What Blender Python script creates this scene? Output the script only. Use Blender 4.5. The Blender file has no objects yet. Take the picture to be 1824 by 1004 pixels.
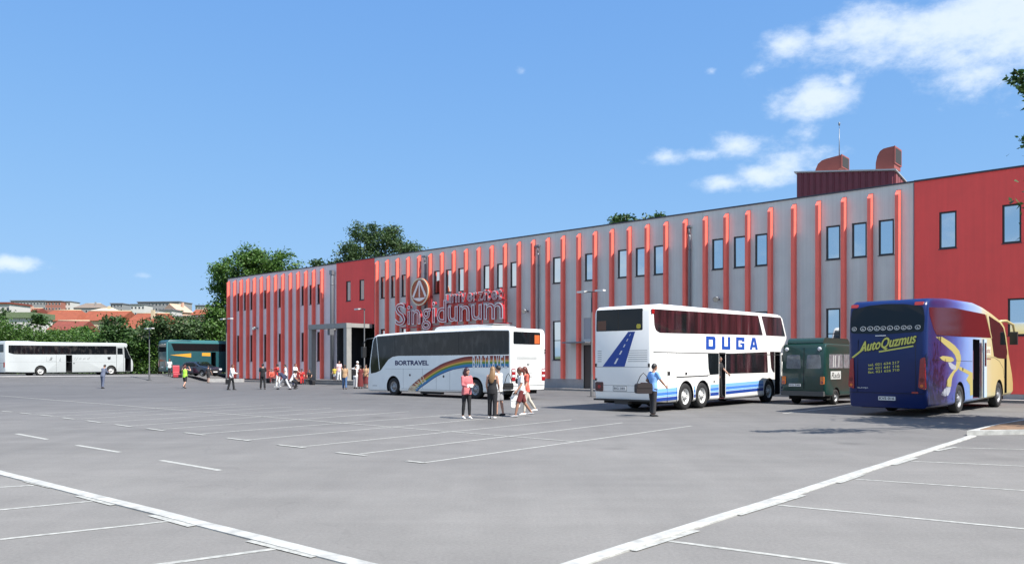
import bpy, bmesh, math, random
import numpy as np
from mathutils import Vector, Matrix
random.seed(7); rng = np.random.default_rng(7)
R = math.radians
SCN = bpy.context.scene
COL = SCN.collection
# ------------------------------------------------------------------ camera, sky, sun, exposure
EYE = 1.78
FOC = 1410.0                       # focal length in pixels of the 1824 px wide photograph
HOR = 648.0                        # horizon row
cam_d = bpy.data.cameras.new('camera'); cam = bpy.data.objects.new('camera', cam_d); COL.objects.link(cam)
cam.location = (0, 0, EYE); cam.rotation_euler = (R(90), 0, 0)
cam_d.sensor_width = 36.0; cam_d.lens = 36.0 * FOC / 1824.0
cam_d.shift_y = (HOR - 502.0) / 1824.0
cam_d.clip_end = 6000.0
SCN.camera = cam
SUN_EL = 54.0
SUN_AZ = 131.0                     # clockwise from +Y
world = bpy.data.worlds.new('World'); SCN.world = world; world.use_nodes = True
SKY_STRENGTH = 0.12
CLOUD_STRENGTH = 0.80
SUN_STRENGTH = 4.6
SCN.view_settings.view_transform = 'Standard'; SCN.view_settings.look = 'None'
SCN.view_settings.exposure = 0.90; SCN.view_settings.gamma = 1.0
SCN.view_settings.use_curve_mapping = False
saz, sel = R(SUN_AZ), R(SUN_EL)
sun_to = Vector((math.sin(saz) * math.cos(sel), math.cos(saz) * math.cos(sel), math.sin(sel)))
sun_d = bpy.data.lights.new('sun', 'SUN'); sun_d.energy = SUN_STRENGTH; sun_d.angle = R(0.53); sun_d.color = (1.0, 0.955, 0.89)
sun = bpy.data.objects.new('sun', sun_d); COL.objects.link(sun); sun.location = (30, -30, 60)
sun.rotation_euler = (-sun_to).to_track_quat('-Z', 'Y').to_euler()

def build_world():
    nt = world.node_tree; n = nt.nodes; L = nt.links; n.clear()
    def N(t, **k):
        a = n.new(t)
        for q, v in k.items(): setattr(a, q, v)
        return a
    def math_(op, a, b=None, c=None):
        m = N('ShaderNodeMath', operation=op)
        for i, v in enumerate((a, b, c)):
            if v is None: continue
            if isinstance(v, (int, float)): m.inputs[i].default_value = v
            else: L.new(v, m.inputs[i])
        return m.outputs[0]
    sky = N('ShaderNodeTexSky', sky_type='NISHITA'); sky.sun_disc = False
    sky.sun_elevation = sel; sky.sun_rotation = saz
    sky.air_density = 0.7; sky.dust_density = 0.0; sky.ozone_density = 3.0; sky.altitude = 100
    bg = N('ShaderNodeBackground'); bg.inputs[1].default_value = SKY_STRENGTH
    # the camera's shoulder on the bright horizon: c * A / (1 + B c), the same for the whole sky
    def vec(op, a, b):
        q = N('ShaderNodeVectorMath', operation=op)
        for i, v in enumerate((a, b)):
            if isinstance(v, tuple): q.inputs[i].default_value = v
            else: L.new(v, q.inputs[i])
        return q.outputs[0]
    den = vec('ADD', vec('MULTIPLY', sky.outputs[0], (0.68, 0.82, 1.62)), (1.0, 1.0, 1.0))
    L.new(vec('DIVIDE', vec('MULTIPLY', sky.outputs[0], (1.56, 2.76, 7.45)), den), bg.inputs[0])
    tc = N('ShaderNodeTexCoord'); sep = N('ShaderNodeSeparateXYZ'); L.new(tc.outputs['Generated'], sep.inputs[0])
    x, y, z = sep.outputs
    # the sky's clouds: soft ellipsoids in direction space broken up by fractal noise
    noi = N('ShaderNodeTexNoise'); noi.inputs['Scale'].default_value = 16.0; noi.inputs['Detail'].default_value = 11.0; noi.inputs['Roughness'].default_value = 0.64
    mp = N('ShaderNodeMapping'); mp.inputs['Scale'].default_value = (1.0, 1.0, 1.7); L.new(tc.outputs['Generated'], mp.inputs[0]); L.new(mp.outputs[0], noi.inputs['Vector'])
    fb = math_('SUBTRACT', noi.outputs[0], 0.5)
    cl = [(1720, 42, 200, 50, 1.08), (1850, 30, 170, 90, 1.15), (1780, 88, 130, 34, .95), (1565, 62, 84, 38, 1.0), (1462, 172, 66, 36, .95), (1505, 146, 26, 28, .74), (1395, 82, 46, 30, .92), (1352, 122, 36, 20, .64),
          (1190, 281, 46, 17, .84), (1250, 274, 50, 17, .74), (1312, 258, 56, 22, .84), (1290, 324, 60, 16, .82), (1360, 312, 74, 24, .78), (1410, 280, 80, 42, .70), (1440, 238, 44, 30, .62),
          (28, 468, 72, 16, .84), (930, 128, 18, 12, .40), (260, 492, 40, 12, .2), (1268, 128, 22, 13, .36)]
    best = None
    for c in cl:
        d = Vector(((c[0] - 912) / FOC, 1.0, (HOR - c[1]) / FOC)); ln = d.length; d.normalize()
        rx, rz, amp = c[2] / FOC / ln, c[3] / FOC / ln, c[4]
        hx = Vector((d.y, -d.x, 0)).normalized(); up = hx.cross(d)
        if up.z < 0: up = -up
        def dot(v):
            vm = N('ShaderNodeVectorMath', operation='DOT_PRODUCT'); L.new(tc.outputs['Generated'], vm.inputs[0]); vm.inputs[1].default_value = v
            return vm.outputs['Value']
        a = math_('MULTIPLY', dot(hx), 1.0 / rx)
        b = math_('MULTIPLY', math_('SUBTRACT', dot(up), 0.0), 1.0 / rz)
        # distance from the centre direction, plus a large value behind
        f_ = math_('MULTIPLY', math_('SUBTRACT', 1.0, dot(d)), 4.0)
        r2 = math_('ADD', math_('ADD', math_('MULTIPLY', a, a), math_('MULTIPLY', b, b)), f_)
        m = math_('SUBTRACT', amp, math_('MULTIPLY', math_('SQRT', r2), 0.62))
        best = m if best is None else math_('MAXIMUM', best, m)
    # unseen cumulus added only outside the view, to raise the ambient light
    n2 = N('ShaderNodeTexNoise'); n2.inputs['Scale'].default_value = 2.6; n2.inputs['Detail'].default_value = 3.0; L.new(mp.outputs[0], n2.inputs['Vector'])
    vd = N('ShaderNodeVectorMath', operation='DOT_PRODUCT'); L.new(tc.outputs['Generated'], vd.inputs[0]); vd.inputs[1].default_value = Vector((0, 1, .22)).normalized()
    om = N('ShaderNodeMapRange', interpolation_type='SMOOTHSTEP'); om.inputs['From Min'].default_value = .76; om.inputs['From Max'].default_value = .55; om.inputs['To Min'].default_value = -1.0; om.inputs['To Max'].default_value = .35; L.new(vd.outputs['Value'], om.inputs[0])
    best = math_('MAXIMUM', best, math_('ADD', om.outputs[0], math_('MULTIPLY', math_('SUBTRACT', n2.outputs[0], .5), 4.0)))
    dens = math_('ADD', best, math_('MULTIPLY', fb, 2.1))
    mr = N('ShaderNodeMapRange', interpolation_type='SMOOTHSTEP'); mr.inputs['From Min'].default_value = 0.05; mr.inputs['From Max'].default_value = 1.15
    mr.inputs['To Max'].default_value = 0.86
    L.new(dens, mr.inputs[0])
    # cloud tone: whiter where thin-lit, a little greyer in the thick base
    cr = N('ShaderNodeMapRange'); cr.inputs['From Min'].default_value = 0.5; cr.inputs['From Max'].default_value = 1.5; L.new(dens, cr.inputs[0])
    mixc = N('ShaderNodeMix', data_type='RGBA'); L.new(cr.outputs[0], mixc.inputs[0])
    mixc.inputs[6].default_value = (0.74, 0.79, 0.83, 1); mixc.inputs[7].default_value = (0.50, 0.58, 0.66, 1)
    bc = N('ShaderNodeBackground'); bc.inputs[1].default_value = CLOUD_STRENGTH; L.new(mixc.outputs[2], bc.inputs[0])
    mx = N('ShaderNodeMixShader'); L.new(mr.outputs[0], mx.inputs[0]); L.new(bg.outputs[0], mx.inputs[1]); L.new(bc.outputs[0], mx.inputs[2])
    out = N('ShaderNodeOutputWorld'); L.new(mx.outputs[0], out.inputs[0])
build_world()

# ------------------------------------------------------------------ helpers
def gp(px, py):
    """ground point seen at a pixel of the photograph (flat lot)"""
    Y = EYE * FOC / (py - HOR)
    return ((px - 912.0) * Y / FOC, Y)
def at(px, py, Y):
    return Vector(((px - 912.0) * Y / FOC, Y, EYE + (HOR - py) * Y / FOC))

MATS = {}
def mat(name, col, rough=0.6, metal=0.0, var=0.0, vscale=3.0, bump=0.0, bscale=40.0, coat=0.0, spec=0.5, trans=None, leaf=None, dirt=0.0):
    if name in MATS: return MATS[name]
    m = bpy.data.materials.new(name); m.use_nodes = True; MATS[name] = m
    nt = m.node_tree; n = nt.nodes; L = nt.links
    p = n['Principled BSDF']
    p.inputs['Base Color'].default_value = (*col, 1); p.inputs['Roughness'].default_value = rough
    p.inputs['Metallic'].default_value = metal; p.inputs['Specular IOR Level'].default_value = spec
    if coat: p.inputs['Coat Weight'].default_value = coat; p.inputs['Coat Roughness'].default_value = 0.06
    if leaf:
        g = n.new('ShaderNodeNewGeometry'); r = n.new('ShaderNodeValToRGB')
        r.color_ramp.elements[0].color = (*leaf[0], 1); r.color_ramp.elements[1].color = (*leaf[-1], 1)
        for i, c in enumerate(leaf[1:-1]):
            e = r.color_ramp.elements.new((i + 1) / (len(leaf) - 1)); e.color = (*c, 1)
        L.new(g.outputs['Random Per Island'], r.inputs[0]); L.new(r.outputs[0], p.inputs['Base Color'])
        t = n.new('ShaderNodeBsdfTranslucent'); mx = n.new('ShaderNodeMixShader'); mx.inputs[0].default_value = 0.3
        L.new(r.outputs[0], t.inputs[0]); L.new(p.outputs[0], mx.inputs[1]); L.new(t.outputs[0], mx.inputs[2])
        L.new(mx.outputs[0], n['Material Output'].inputs[0])
        return m
    tc = n.new('ShaderNodeTexCoord')
    if var or dirt:
        no = n.new('ShaderNodeTexNoise'); no.inputs['Scale'].default_value = vscale; no.inputs['Detail'].default_value = 7; no.inputs['Roughness'].default_value = 0.6
        L.new(tc.outputs['Object'], no.inputs['Vector'])
        hs = n.new('ShaderNodeMix'); hs.data_type = 'RGBA'
        v = var or dirt
        hs.inputs[6].default_value = (*[max(0, c * (1 - v)) for c in col], 1); hs.inputs[7].default_value = (*[min(1, c * (1 + v * 0.8)) for c in col], 1)
        mr = n.new('ShaderNodeMapRange'); mr.inputs[1].default_value = 0.3; mr.inputs[2].default_value = 0.7
        L.new(no.outputs[0], mr.inputs[0]); L.new(mr.outputs[0], hs.inputs[0]); L.new(hs.outputs[2], p.inputs['Base Color'])
        rr_ = n.new('ShaderNodeMapRange'); rr_.inputs[3].default_value = max(0.02, rough - 0.08); rr_.inputs[4].default_value = min(1, rough + 0.08)
        L.new(no.outputs[0], rr_.inputs[0]); L.new(rr_.outputs[0], p.inputs['Roughness'])
    if name.endswith('_render') or name.endswith('_render_old'):
        # rain streaks and the fine upright ribbing of the cladding
        mp_ = n.new('ShaderNodeMapping'); mp_.inputs['Scale'].default_value = (5.0, 5.0, .22); L.new(tc.outputs['Object'], mp_.inputs[0])
        st = n.new('ShaderNodeTexNoise'); st.inputs['Scale'].default_value = 1.0; st.inputs['Detail'].default_value = 6; st.inputs['Roughness'].default_value = .65; L.new(mp_.outputs[0], st.inputs['Vector'])
        sr = n.new('ShaderNodeMapRange'); sr.inputs[1].default_value = .35; sr.inputs[2].default_value = .72; sr.inputs[3].default_value = .955 if 'red' in name else .92; sr.inputs[4].default_value = 1.03; L.new(st.outputs[0], sr.inputs[0])
        wv = n.new('ShaderNodeTexWave'); wv.wave_type = 'BANDS'; wv.bands_direction = 'X'; wv.inputs['Scale'].default_value = 1.53; wv.inputs['Distortion'].default_value = .0; L.new(tc.outputs['Object'], wv.inputs['Vector'])
        wr = n.new('ShaderNodeMapRange'); wr.inputs[1].default_value = .0; wr.inputs[2].default_value = .10; wr.inputs[3].default_value = 1.0 if 'red' in name else .95; wr.inputs[4].default_value = 1.0; L.new(wv.outputs[0], wr.inputs[0])
        ml = n.new('ShaderNodeMath'); ml.operation = 'MULTIPLY'; L.new(sr.outputs[0], ml.inputs[0]); L.new(wr.outputs[0], ml.inputs[1])
        mm = n.new('ShaderNodeMix'); mm.data_type = 'RGBA'; mm.blend_type = 'MULTIPLY'; mm.inputs[0].default_value = 1
        L.new(hs.outputs[2], mm.inputs[6]); L.new(ml.outputs[0], mm.inputs[7]); L.new(mm.outputs[2], p.inputs['Base Color'])
    if bump:
        nb = n.new('ShaderNodeTexNoise'); nb.inputs['Scale'].default_value = bscale; nb.inputs['Detail'].default_value = 4
        L.new(tc.outputs['Object'], nb.inputs['Vector'])
        b = n.new('ShaderNodeBump'); b.inputs['Strength'].default_value = bump; b.inputs['Distance'].default_value = 0.02
        L.new(nb.outputs[0], b.inputs['Height']); L.new(b.outputs[0], p.inputs['Normal'])
    return m

def tag(o, label=None, cat=None, group=None, kind=None):
    if label: o['label'] = label
    if cat: o['category'] = cat
    if group: o['group'] = group
    if kind: o['kind'] = kind
    return o
def empty(name, loc=(0, 0, 0), rz=0.0):
    o = bpy.data.objects.new(name, None); COL.objects.link(o); o.location = loc; o.rotation_euler = (0, 0, rz); o.empty_display_size = 0.3
    return o

class MB:
    def __init__(s): s.v = []; s.f = []; s.mi = []; s.sm = []
    def add(s, vs, fs, mi=0, smooth=False):
        b = len(s.v); s.v.extend([tuple(q) for q in vs])
        for q in fs: s.f.append(tuple(b + i for i in q)); s.mi.append(mi); s.sm.append(smooth)
        return s
    def box(s, x0, x1, y0, y1, z0, z1, mi=0, M=None):
        vs = [(x0, y0, z0), (x1, y0, z0), (x1, y1, z0), (x0, y1, z0), (x0, y0, z1), (x1, y0, z1), (x1, y1, z1), (x0, y1, z1)]
        if M is not None: vs = [M @ Vector(q) for q in vs]
        return s.add(vs, [(3, 2, 1, 0), (4, 5, 6, 7), (0, 1, 5, 4), (1, 2, 6, 5), (2, 3, 7, 6), (3, 0, 4, 7)], mi)
    def prism(s, poly, mp, t0, t1, mi=0, smooth=False):
        n = len(poly)
        vs = [mp(a, b, t0) for a, b in poly] + [mp(a, b, t1) for a, b in poly]
        fs = [tuple(range(n))[::-1], tuple(range(n, 2 * n))] + [(i, (i + 1) % n, n + (i + 1) % n, n + i) for i in range(n)]
        return s.add(vs, fs, mi, smooth)
    def tube(s, pts, radii, n=10, flat=1.0, ref=(0, 1, 0), mi=0, round_ends=False, smooth=True, caps=True):
        pts = [Vector(p) for p in pts]; ref = Vector(ref)
        rings = []
        radii = list(radii) if hasattr(radii, '__len__') else [radii] * len(pts)
        fl = list(flat) if hasattr(flat, '__len__') else [flat] * len(pts)
        if round_ends:
            d0 = (pts[0] - pts[1]).normalized(); d1 = (pts[-1] - pts[-2]).normalized()
            r0, r1 = radii[0], radii[-1]
            pre = [(pts[0] + d0 * r0 * q, r0 * w) for q, w in ((0.95, 0.3), (0.7, 0.72))]
            post = [(pts[-1] + d1 * r1 * q, r1 * w) for q, w in ((0.7, 0.72), (0.95, 0.3))]
            pts = [q[0] for q in pre] + pts + [q[0] for q in post]; radii = [q[1] for q in pre] + radii + [q[1] for q in post]
            fl = [fl[0]] * 2 + fl + [fl[-1]] * 2
        m = len(pts)
        for i, p in enumerate(pts):
            d = (pts[min(i + 1, m - 1)] - pts[max(i - 1, 0)])
            d = d.normalized() if d.length > 1e-9 else Vector((0, 0, 1))
            u = ref - d * ref.dot(d)
            if u.length < 1e-3:
                u = Vector((1, 0, 0)) - d * d.x
                if u.length < 1e-3: u = Vector((0, 0, 1)) - d * d.z
            u.normalize(); w = d.cross(u)
            rings.append([p + u * (math.cos(2 * math.pi * k / n) * radii[i]) + w * (math.sin(2 * math.pi * k / n) * radii[i] * fl[i]) for k in range(n)])
        vs = [q for r_ in rings for q in r_]
        fs = [(i * n + k, i * n + (k + 1) % n, (i + 1) * n + (k + 1) % n, (i + 1) * n + k) for i in range(m - 1) for k in range(n)]
        s.add(vs, fs, mi, smooth)
        if caps:
            b = len(s.v) - len(vs)
            s.f.append(tuple(b + k for k in range(n))[::-1]); s.mi.append(mi); s.sm.append(False)
            s.f.append(tuple(b + (m - 1) * n + k for k in range(n))); s.mi.append(mi); s.sm.append(False)
        return s
    def ell(s, c, r, nu=14, nv=9, mi=0, M=None, zmin=-1.0):
        vs, fs = [], []
        for j in range(nv + 1):
            ph = math.pi * j / nv
            for i in range(nu):
                th = 2 * math.pi * i / nu
                q = Vector((math.sin(ph) * math.cos(th) * r[0], math.sin(ph) * math.sin(th) * r[1], max(zmin, math.cos(ph)) * r[2]))
                if M is not None: q = M @ q
                vs.append(q + Vector(c))
        for j in range(nv):
            for i in range(nu): fs.append((j * nu + i, (j + 1) * nu + i, (j + 1) * nu + (i + 1) % nu, j * nu + (i + 1) % nu))
        return s.add(vs, fs, mi, True)
    def mesh(s, name, mats):
        me = bpy.data.meshes.new(name); me.from_pydata(s.v, [], s.f)
        for q in (mats if isinstance(mats, (list, tuple)) else [mats]): me.materials.append(q)
        me.polygons.foreach_set('material_index', s.mi); me.polygons.foreach_set('use_smooth', s.sm)
        me.update(); return me
    def build(s, name, mats, parent=None, loc=None, rz=None, fix=True):
        me = s.mesh(name, mats)
        if fix:
            bm = bmesh.new(); bm.from_mesh(me); bmesh.ops.recalc_face_normals(bm, faces=bm.faces); bm.to_mesh(me); bm.free()
        return link(name, me, parent, loc, rz)
def link(name, me, parent=None, loc=None, rz=None):
    o = bpy.data.objects.new(name, me); COL.objects.link(o)
    if parent is not None: o.parent = parent
    if loc is not None: o.location = loc
    if rz is not None: o.rotation_euler = (0, 0, rz)
    return o
def box(name, m, parent, *c): return MB().box(*c).build(name, m, parent)
def evaluated(o):
    dg = bpy.context.evaluated_depsgraph_get(); dg.update()
    return bpy.data.meshes.new_from_object(o.evaluated_get(dg))
def drop(o):
    d = o.data; bpy.data.objects.remove(o)
    if d and d.users == 0:
        (bpy.data.curves if isinstance(d, bpy.types.Curve) else bpy.data.meshes).remove(d)
def rrect(a0, a1, b0, b1, r, n=4):
    r = min(r, abs(a1 - a0) / 2.01, abs(b1 - b0) / 2.01); out = []
    for cx, cy, s in ((a1 - r, b0 + r, -90), (a1 - r, b1 - r, 0), (a0 + r, b1 - r, 90), (a0 + r, b0 + r, 180)):
        for k in range(n + 1):
            t = R(s + 90 * k / n); out.append((cx + r * math.cos(t), cy + r * math.sin(t)))
    return out
def circ(a, b, r, n=20, rb=None):
    return [(a + r * math.cos(2 * math.pi * k / n), b + (rb or r) * math.sin(2 * math.pi * k / n)) for k in range(n)]
def round_poly(poly, r=0.1, n=3):
    out = []; m = len(poly)
    for i in range(m):
        p0, p, p1 = Vector(poly[i - 1]), Vector(poly[i]), Vector(poly[(i + 1) % m])
        a = (p0 - p); b = (p1 - p); q = min(r, a.length * .45, b.length * .45)
        A = p + a.normalized() * q; B = p + b.normalized() * q
        for k in range(n + 1):
            t = k / n; out.append(tuple((A * (1 - t) ** 2 + p * 2 * t * (1 - t) + B * t * t)))
    return out
def text2d(body, width=None, height=None, shear=0.0, bold=0.0, ext=0.002, outline=False, bevel=0.0):
    cu = bpy.data.curves.new('text', 'FONT'); cu.body = body; cu.size = 1.0; cu.shear = shear; cu.offset = bold; cu.resolution_u = 3
    cu.extrude = ext
    if outline: cu.fill_mode = 'NONE'; cu.bevel_depth = bevel; cu.bevel_resolution = 0
    o = bpy.data.objects.new('text', cu); COL.objects.link(o)
    me = evaluated(o); v = np.array([q.co[:] for q in me.vertices]); f = [tuple(p.vertices) for p in me.polygons]
    drop(o); bpy.data.meshes.remove(me)
    lo, hi = v.min(0), v.max(0)
    v[:, 0] -= lo[0]; v[:, 1] -= lo[1]
    if width: v[:, 0] *= width / (hi[0] - lo[0])
    if height: v[:, 1] *= height / (hi[1] - lo[1])
    return v, f
def text(name, body, m, parent, mp, a0, b0, width, height, t=0.004, mirror=False, fat=0.0, **k):
    """lettering laid on a surface: mp(a,b,t) maps the plane"""
    v, f = text2d(body, width, height, **k)
    mb = MB(); zz = v[:, 2].max() or 1
    for i, (dx, dy) in enumerate(((0, 0), (fat, 0), (-fat, 0), (0, fat), (0, -fat)) if fat else ((0, 0),)):
        mb.add([mp(a0 + dx + (-q[0] if mirror else q[0]), b0 + dy + q[1], t + i * .0002 + (q[2] / zz) * 0.0025) for q in v], f)
    return mb.build(name, m, parent)
def smoothstep(a, b, x):
    t = min(1, max(0, (x - a) / (b - a))); return t * t * (3 - 2 * t)

# ------------------------------------------------------------------ ground
TER = [(105, .6), (140, 2.2), (200, 7.5), (300, 16), (420, 27), (520, 34), (900, 38), (3000, 40)]
def height(x, y):
    h = 0.6 * smoothstep(73, 80, y) * smoothstep(-29.5, -33.5, x)
    if y > 105:
        t = 40
        for (a, za), (b, zb) in zip(TER, TER[1:]):
            if a <= y <= b: t = za + (zb - za) * (y - a) / (b - a); break
        h = max(h, t)
    return h
def grid(xs, ys, dz):
    mb = MB(); nx = len(xs)
    mb.add([(x, y, height(x, y) + dz) for y in ys for x in xs], [(j * nx + i, j * nx + i + 1, (j + 1) * nx + i + 1, (j + 1) * nx + i) for j in range(len(ys) - 1) for i in range(nx - 1)], 0, True)
    return mb
def asphalt_mat():
    m = bpy.data.materials.new('asphalt'); m.use_nodes = True; nt = m.node_tree; n = nt.nodes; L = nt.links; p = n['Principled BSDF']
    tc = n.new('ShaderNodeTexCoord')
    def noise(sc, det=6, ro=.6, vec=None, scl=None, rot=None):
        a = n.new('ShaderNodeTexNoise'); a.inputs['Scale'].default_value = sc; a.inputs['Detail'].default_value = det; a.inputs['Roughness'].default_value = ro
        if scl:
            mp = n.new('ShaderNodeMapping'); mp.inputs['Scale'].default_value = scl
            if rot: mp.inputs['Rotation'].default_value = (0, 0, rot)
            L.new(tc.outputs['Object'], mp.inputs[0]); L.new(mp.outputs[0], a.inputs['Vector'])
        else: L.new(tc.outputs['Object'], a.inputs['Vector'])
        return a.outputs[0]
    def rng_(s, a, b, lo, hi):
        q = n.new('ShaderNodeMapRange'); q.inputs[1].default_value = a; q.inputs[2].default_value = b; q.inputs[3].default_value = lo; q.inputs[4].default_value = hi
        L.new(s, q.inputs[0]); return q.outputs[0]
    def mul(a, b):
        q = n.new('ShaderNodeMath'); q.operation = 'MULTIPLY'; L.new(a, q.inputs[0]); L.new(b, q.inputs[1]); return q.outputs[0]
    big = rng_(noise(0.09, 5), .3, .7, .86, 1.13)
    mid = rng_(noise(0.8, 7, .65), .3, .7, .92, 1.07)
    streak = rng_(noise(1.0, 6, .6, scl=(.05, .8, 1), rot=R(-41)), .3, .75, .91, 1.07)
    streak2 = rng_(noise(1.0, 6, .6, scl=(1.2, .06, 1), rot=R(6)), .3, .75, .94, 1.05)
    fine = rng_(noise(26, 3, .7), .25, .75, .86, 1.14)
    grain = rng_(noise(120, 2, .7), .2, .8, .82, 1.18)
    # paving lane seams: thin darker joints every 4 m along the lot
    vo = n.new('ShaderNodeTexVoronoi'); vo.feature = 'DISTANCE_TO_EDGE'; vo.inputs['Scale'].default_value = .11
    wn = n.new('ShaderNodeTexNoise'); wn.inputs['Scale'].default_value = .7; wn.inputs['Detail'].default_value = 6
    L.new(tc.outputs['Object'], wn.inputs['Vector'])
    ad = n.new('ShaderNodeMix'); ad.data_type = 'RGBA'; ad.inputs[0].default_value = .5; L.new(tc.outputs['Object'], ad.inputs[6]); 
    vm = n.new('ShaderNodeVectorMath'); vm.operation = 'MULTIPLY_ADD'; L.new(wn.outputs['Color'], vm.inputs[0]); vm.inputs[1].default_value = (2.2, 2.2, 0); L.new(tc.outputs['Object'], vm.inputs[2])
    L.new(vm.outputs[0], vo.inputs['Vector'])
    crack = rng_(vo.outputs['Distance'], .0008, .0022, .93, 1.0)
    # round oil spots
    sp = n.new('ShaderNodeTexVoronoi'); sp.inputs['Scale'].default_value = .35; L.new(tc.outputs['Object'], sp.inputs['Vector'])
    oil = rng_(sp.outputs['Distance'], .02, .14, .76, 1.0)
    f = mul(mul(mul(big, mid), mul(streak, streak2)), mul(mul(fine, grain), mul(crack, oil)))
    cm = n.new('ShaderNodeMix'); cm.data_type = 'RGBA'; cm.blend_type = 'MULTIPLY'; cm.inputs[0].default_value = 1
    # base colour shifts along Y: paler and warmer near the camera, darker beyond
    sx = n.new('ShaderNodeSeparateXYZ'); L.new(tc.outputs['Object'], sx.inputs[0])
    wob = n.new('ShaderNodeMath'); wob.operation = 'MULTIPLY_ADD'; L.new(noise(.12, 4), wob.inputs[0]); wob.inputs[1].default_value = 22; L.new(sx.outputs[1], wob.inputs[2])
    tone_y = n.new('ShaderNodeMix'); tone_y.data_type = 'RGBA'; L.new(rng_(wob.outputs[0], 20, 52, 0, 1), tone_y.inputs[0])
    tone_y.inputs[6].default_value = (0.196, 0.188, 0.175, 1); tone_y.inputs[7].default_value = (0.118, 0.116, 0.116, 1)
    L.new(tone_y.outputs[2], cm.inputs[6]); L.new(f, cm.inputs[7]); L.new(cm.outputs[2], p.inputs['Base Color'])
    p.inputs['Roughness'].default_value = .88; p.inputs['Specular IOR Level'].default_value = .3
    b = n.new('ShaderNodeBump'); b.inputs['Strength'].default_value = .35; b.inputs['Distance'].default_value = .01; L.new(grain, b.inputs['Height']); L.new(b.outputs[0], p.inputs['Normal'])
    return m
def lin(a, b, n): return [a + (b - a) * i / n for i in range(n + 1)]
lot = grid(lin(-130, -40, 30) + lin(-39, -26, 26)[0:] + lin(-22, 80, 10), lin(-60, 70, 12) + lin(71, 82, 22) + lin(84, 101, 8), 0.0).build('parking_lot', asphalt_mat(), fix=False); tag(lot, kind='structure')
M_earth = mat('meadow', (0.07, 0.10, 0.03), 0.95, var=.5, vscale=.15)
xs = [-2500, -1500, -900] + lin(-600, 300, 30) + [600, 1200, 2500]
gr = grid(xs, [-1500, -500, -200, -61] + lin(70, 101, 4) + lin(105, 520, 30) + [700, 900, 1500, 3000], -.12).build('ground', M_earth, fix=False); tag(gr, kind='structure')

M_line = mat('road_paint', (0.36, 0.36, 0.33), .85, var=.34, vscale=11, dirt=.1)
M_kerb = mat('kerb_paint', (0.40, 0.40, 0.375), .85, var=.28, vscale=5, bump=.3, bscale=30)
def line(name, p, q, w, z=0.004, m=None):
    p, q = Vector(p), Vector(q); d = (q - p).normalized(); n_ = Vector((-d.y, d.x)) * w / 2
    k = max(1, int((q - p).length / 2)); mb = MB(); vs = []
    for i in range(k + 1):
        c = p + (q - p) * i / k
        for s in (-1, 1):
            e = c + n_ * s * (1 + .10 * random.uniform(-1, 1)); vs.append((e.x, e.y, height(e.x, e.y) + z))
    mb.add(vs, [(2 * i, 2 * i + 2, 2 * i + 3, 2 * i + 1) for i in range(k)])
    return tag(mb.build(name, m or M_line), kind='structure')
def pl(name, a, b, w, z=0.004): return line(name, gp(*a), gp(*b), w, z)
# painted lines, end points read off the lot
for a, b in (((752, 824), (1232, 758)), ((641, 808), (1109, 752.5)), ((534, 795.5), (1018, 747)), ((440, 783), (935, 739)), ((360, 772), (830, 736.5)), ((290, 764), (728, 732.5)),
             ((232, 758), (650, 729)), ((178, 752), (590, 726.5)), ((128, 746.5), (520, 724)), ((90, 741.5), (470, 721.5)), ((50, 737.5), (420, 719.5))):
    pl('bay_line', a, b, .085, .004)
pl('bay_divider', (-330, 678), (1032, 787), .085, .0075)
for a, b in (((3, 732), (22, 733.6)), ((35, 735.2), (54, 737)), ((72, 739), (94, 741)), ((111, 744), (132, 746.5)), ((154, 749), (180, 752.5)), ((205, 756), (234, 760)), ((262, 763), (293, 767)),
             ((329, 770.5), (366, 775)), ((404, 780), (446, 785)), ((494, 792), (543, 797.5)), ((600, 806), (652, 811.5)), ((725, 821), (757, 824.5))):
    pl('bay_corner_dash', a, b, .11, .011)
for a, b in (((-60, 756), (-20, 763)), ((29, 772), (84, 782)), ((137, 792.5), (213, 805)), ((287, 819.5), (392, 837.5))):
    pl('lane_dash', a, b, .11)
for a, b in (((-400, 890), (60, 864)), ((-300, 936), (165, 892)), ((-200, 982), (300, 928)), ((-60, 1052), (490, 977))):
    pl('side_bay_line', a, b, .08)
for a, b in (((-40, 833), (0, 843.5)), ((47, 857), (93, 868.5)), ((139, 883), (204, 899.5)), ((270, 918), (342, 937.5)), ((444, 963), (562, 992))):
    pl('side_bay_dash', a, b, .10, .009)
for a, b in (((1695, 797), (2100, 806)), ((1622, 821), (2100, 842)), ((1524, 853), (2100, 892)), ((1385, 899), (2100, 968)), ((1185, 962), (1900, 1058))):
    pl('side_bay_line', a, b, .075)
for a, b in (((1667, 803), (1702, 796)), ((1590, 828), (1632, 815.5)), ((1492, 860), (1537, 845)), ((1314, 917.5), (1430, 882)), ((1125, 981), (1240, 945))):
    pl('side_bay_dash', a, b, .10, .009)
pl('bay_line', (1395, 736), (1530, 720.5), .12)
def kerb(name, p, q, w=.17, h=.022):
    p, q = Vector(p), Vector(q); d = (q - p).normalized(); n_ = Vector((-d.y, d.x))
    mb = MB(); prof = [(-w / 2, 0), (-w / 2, h * .7), (-w / 2 + .02, h), (w / 2 - .02, h), (w / 2, h * .7), (w / 2, 0)]
    k = max(1, int((q - p).length / 1.0)); vs = []; m = len(prof)
    for i in range(k + 1):
        c = p + (q - p) * i / k; jz = random.uniform(-.004, .004); jx = random.uniform(-.006, .006)
        for a, b in prof: e = c + n_ * (a + jx); vs.append((e.x, e.y, b + (jz if b > 0 else -.02)))
    mb.add(vs, [(i * m + j, i * m + j + 1, (i + 1) * m + j + 1, (i + 1) * m + j) for i in range(k) for j in range(m - 1)])
    return tag(mb.build(name, M_kerb), kind='structure')
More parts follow.
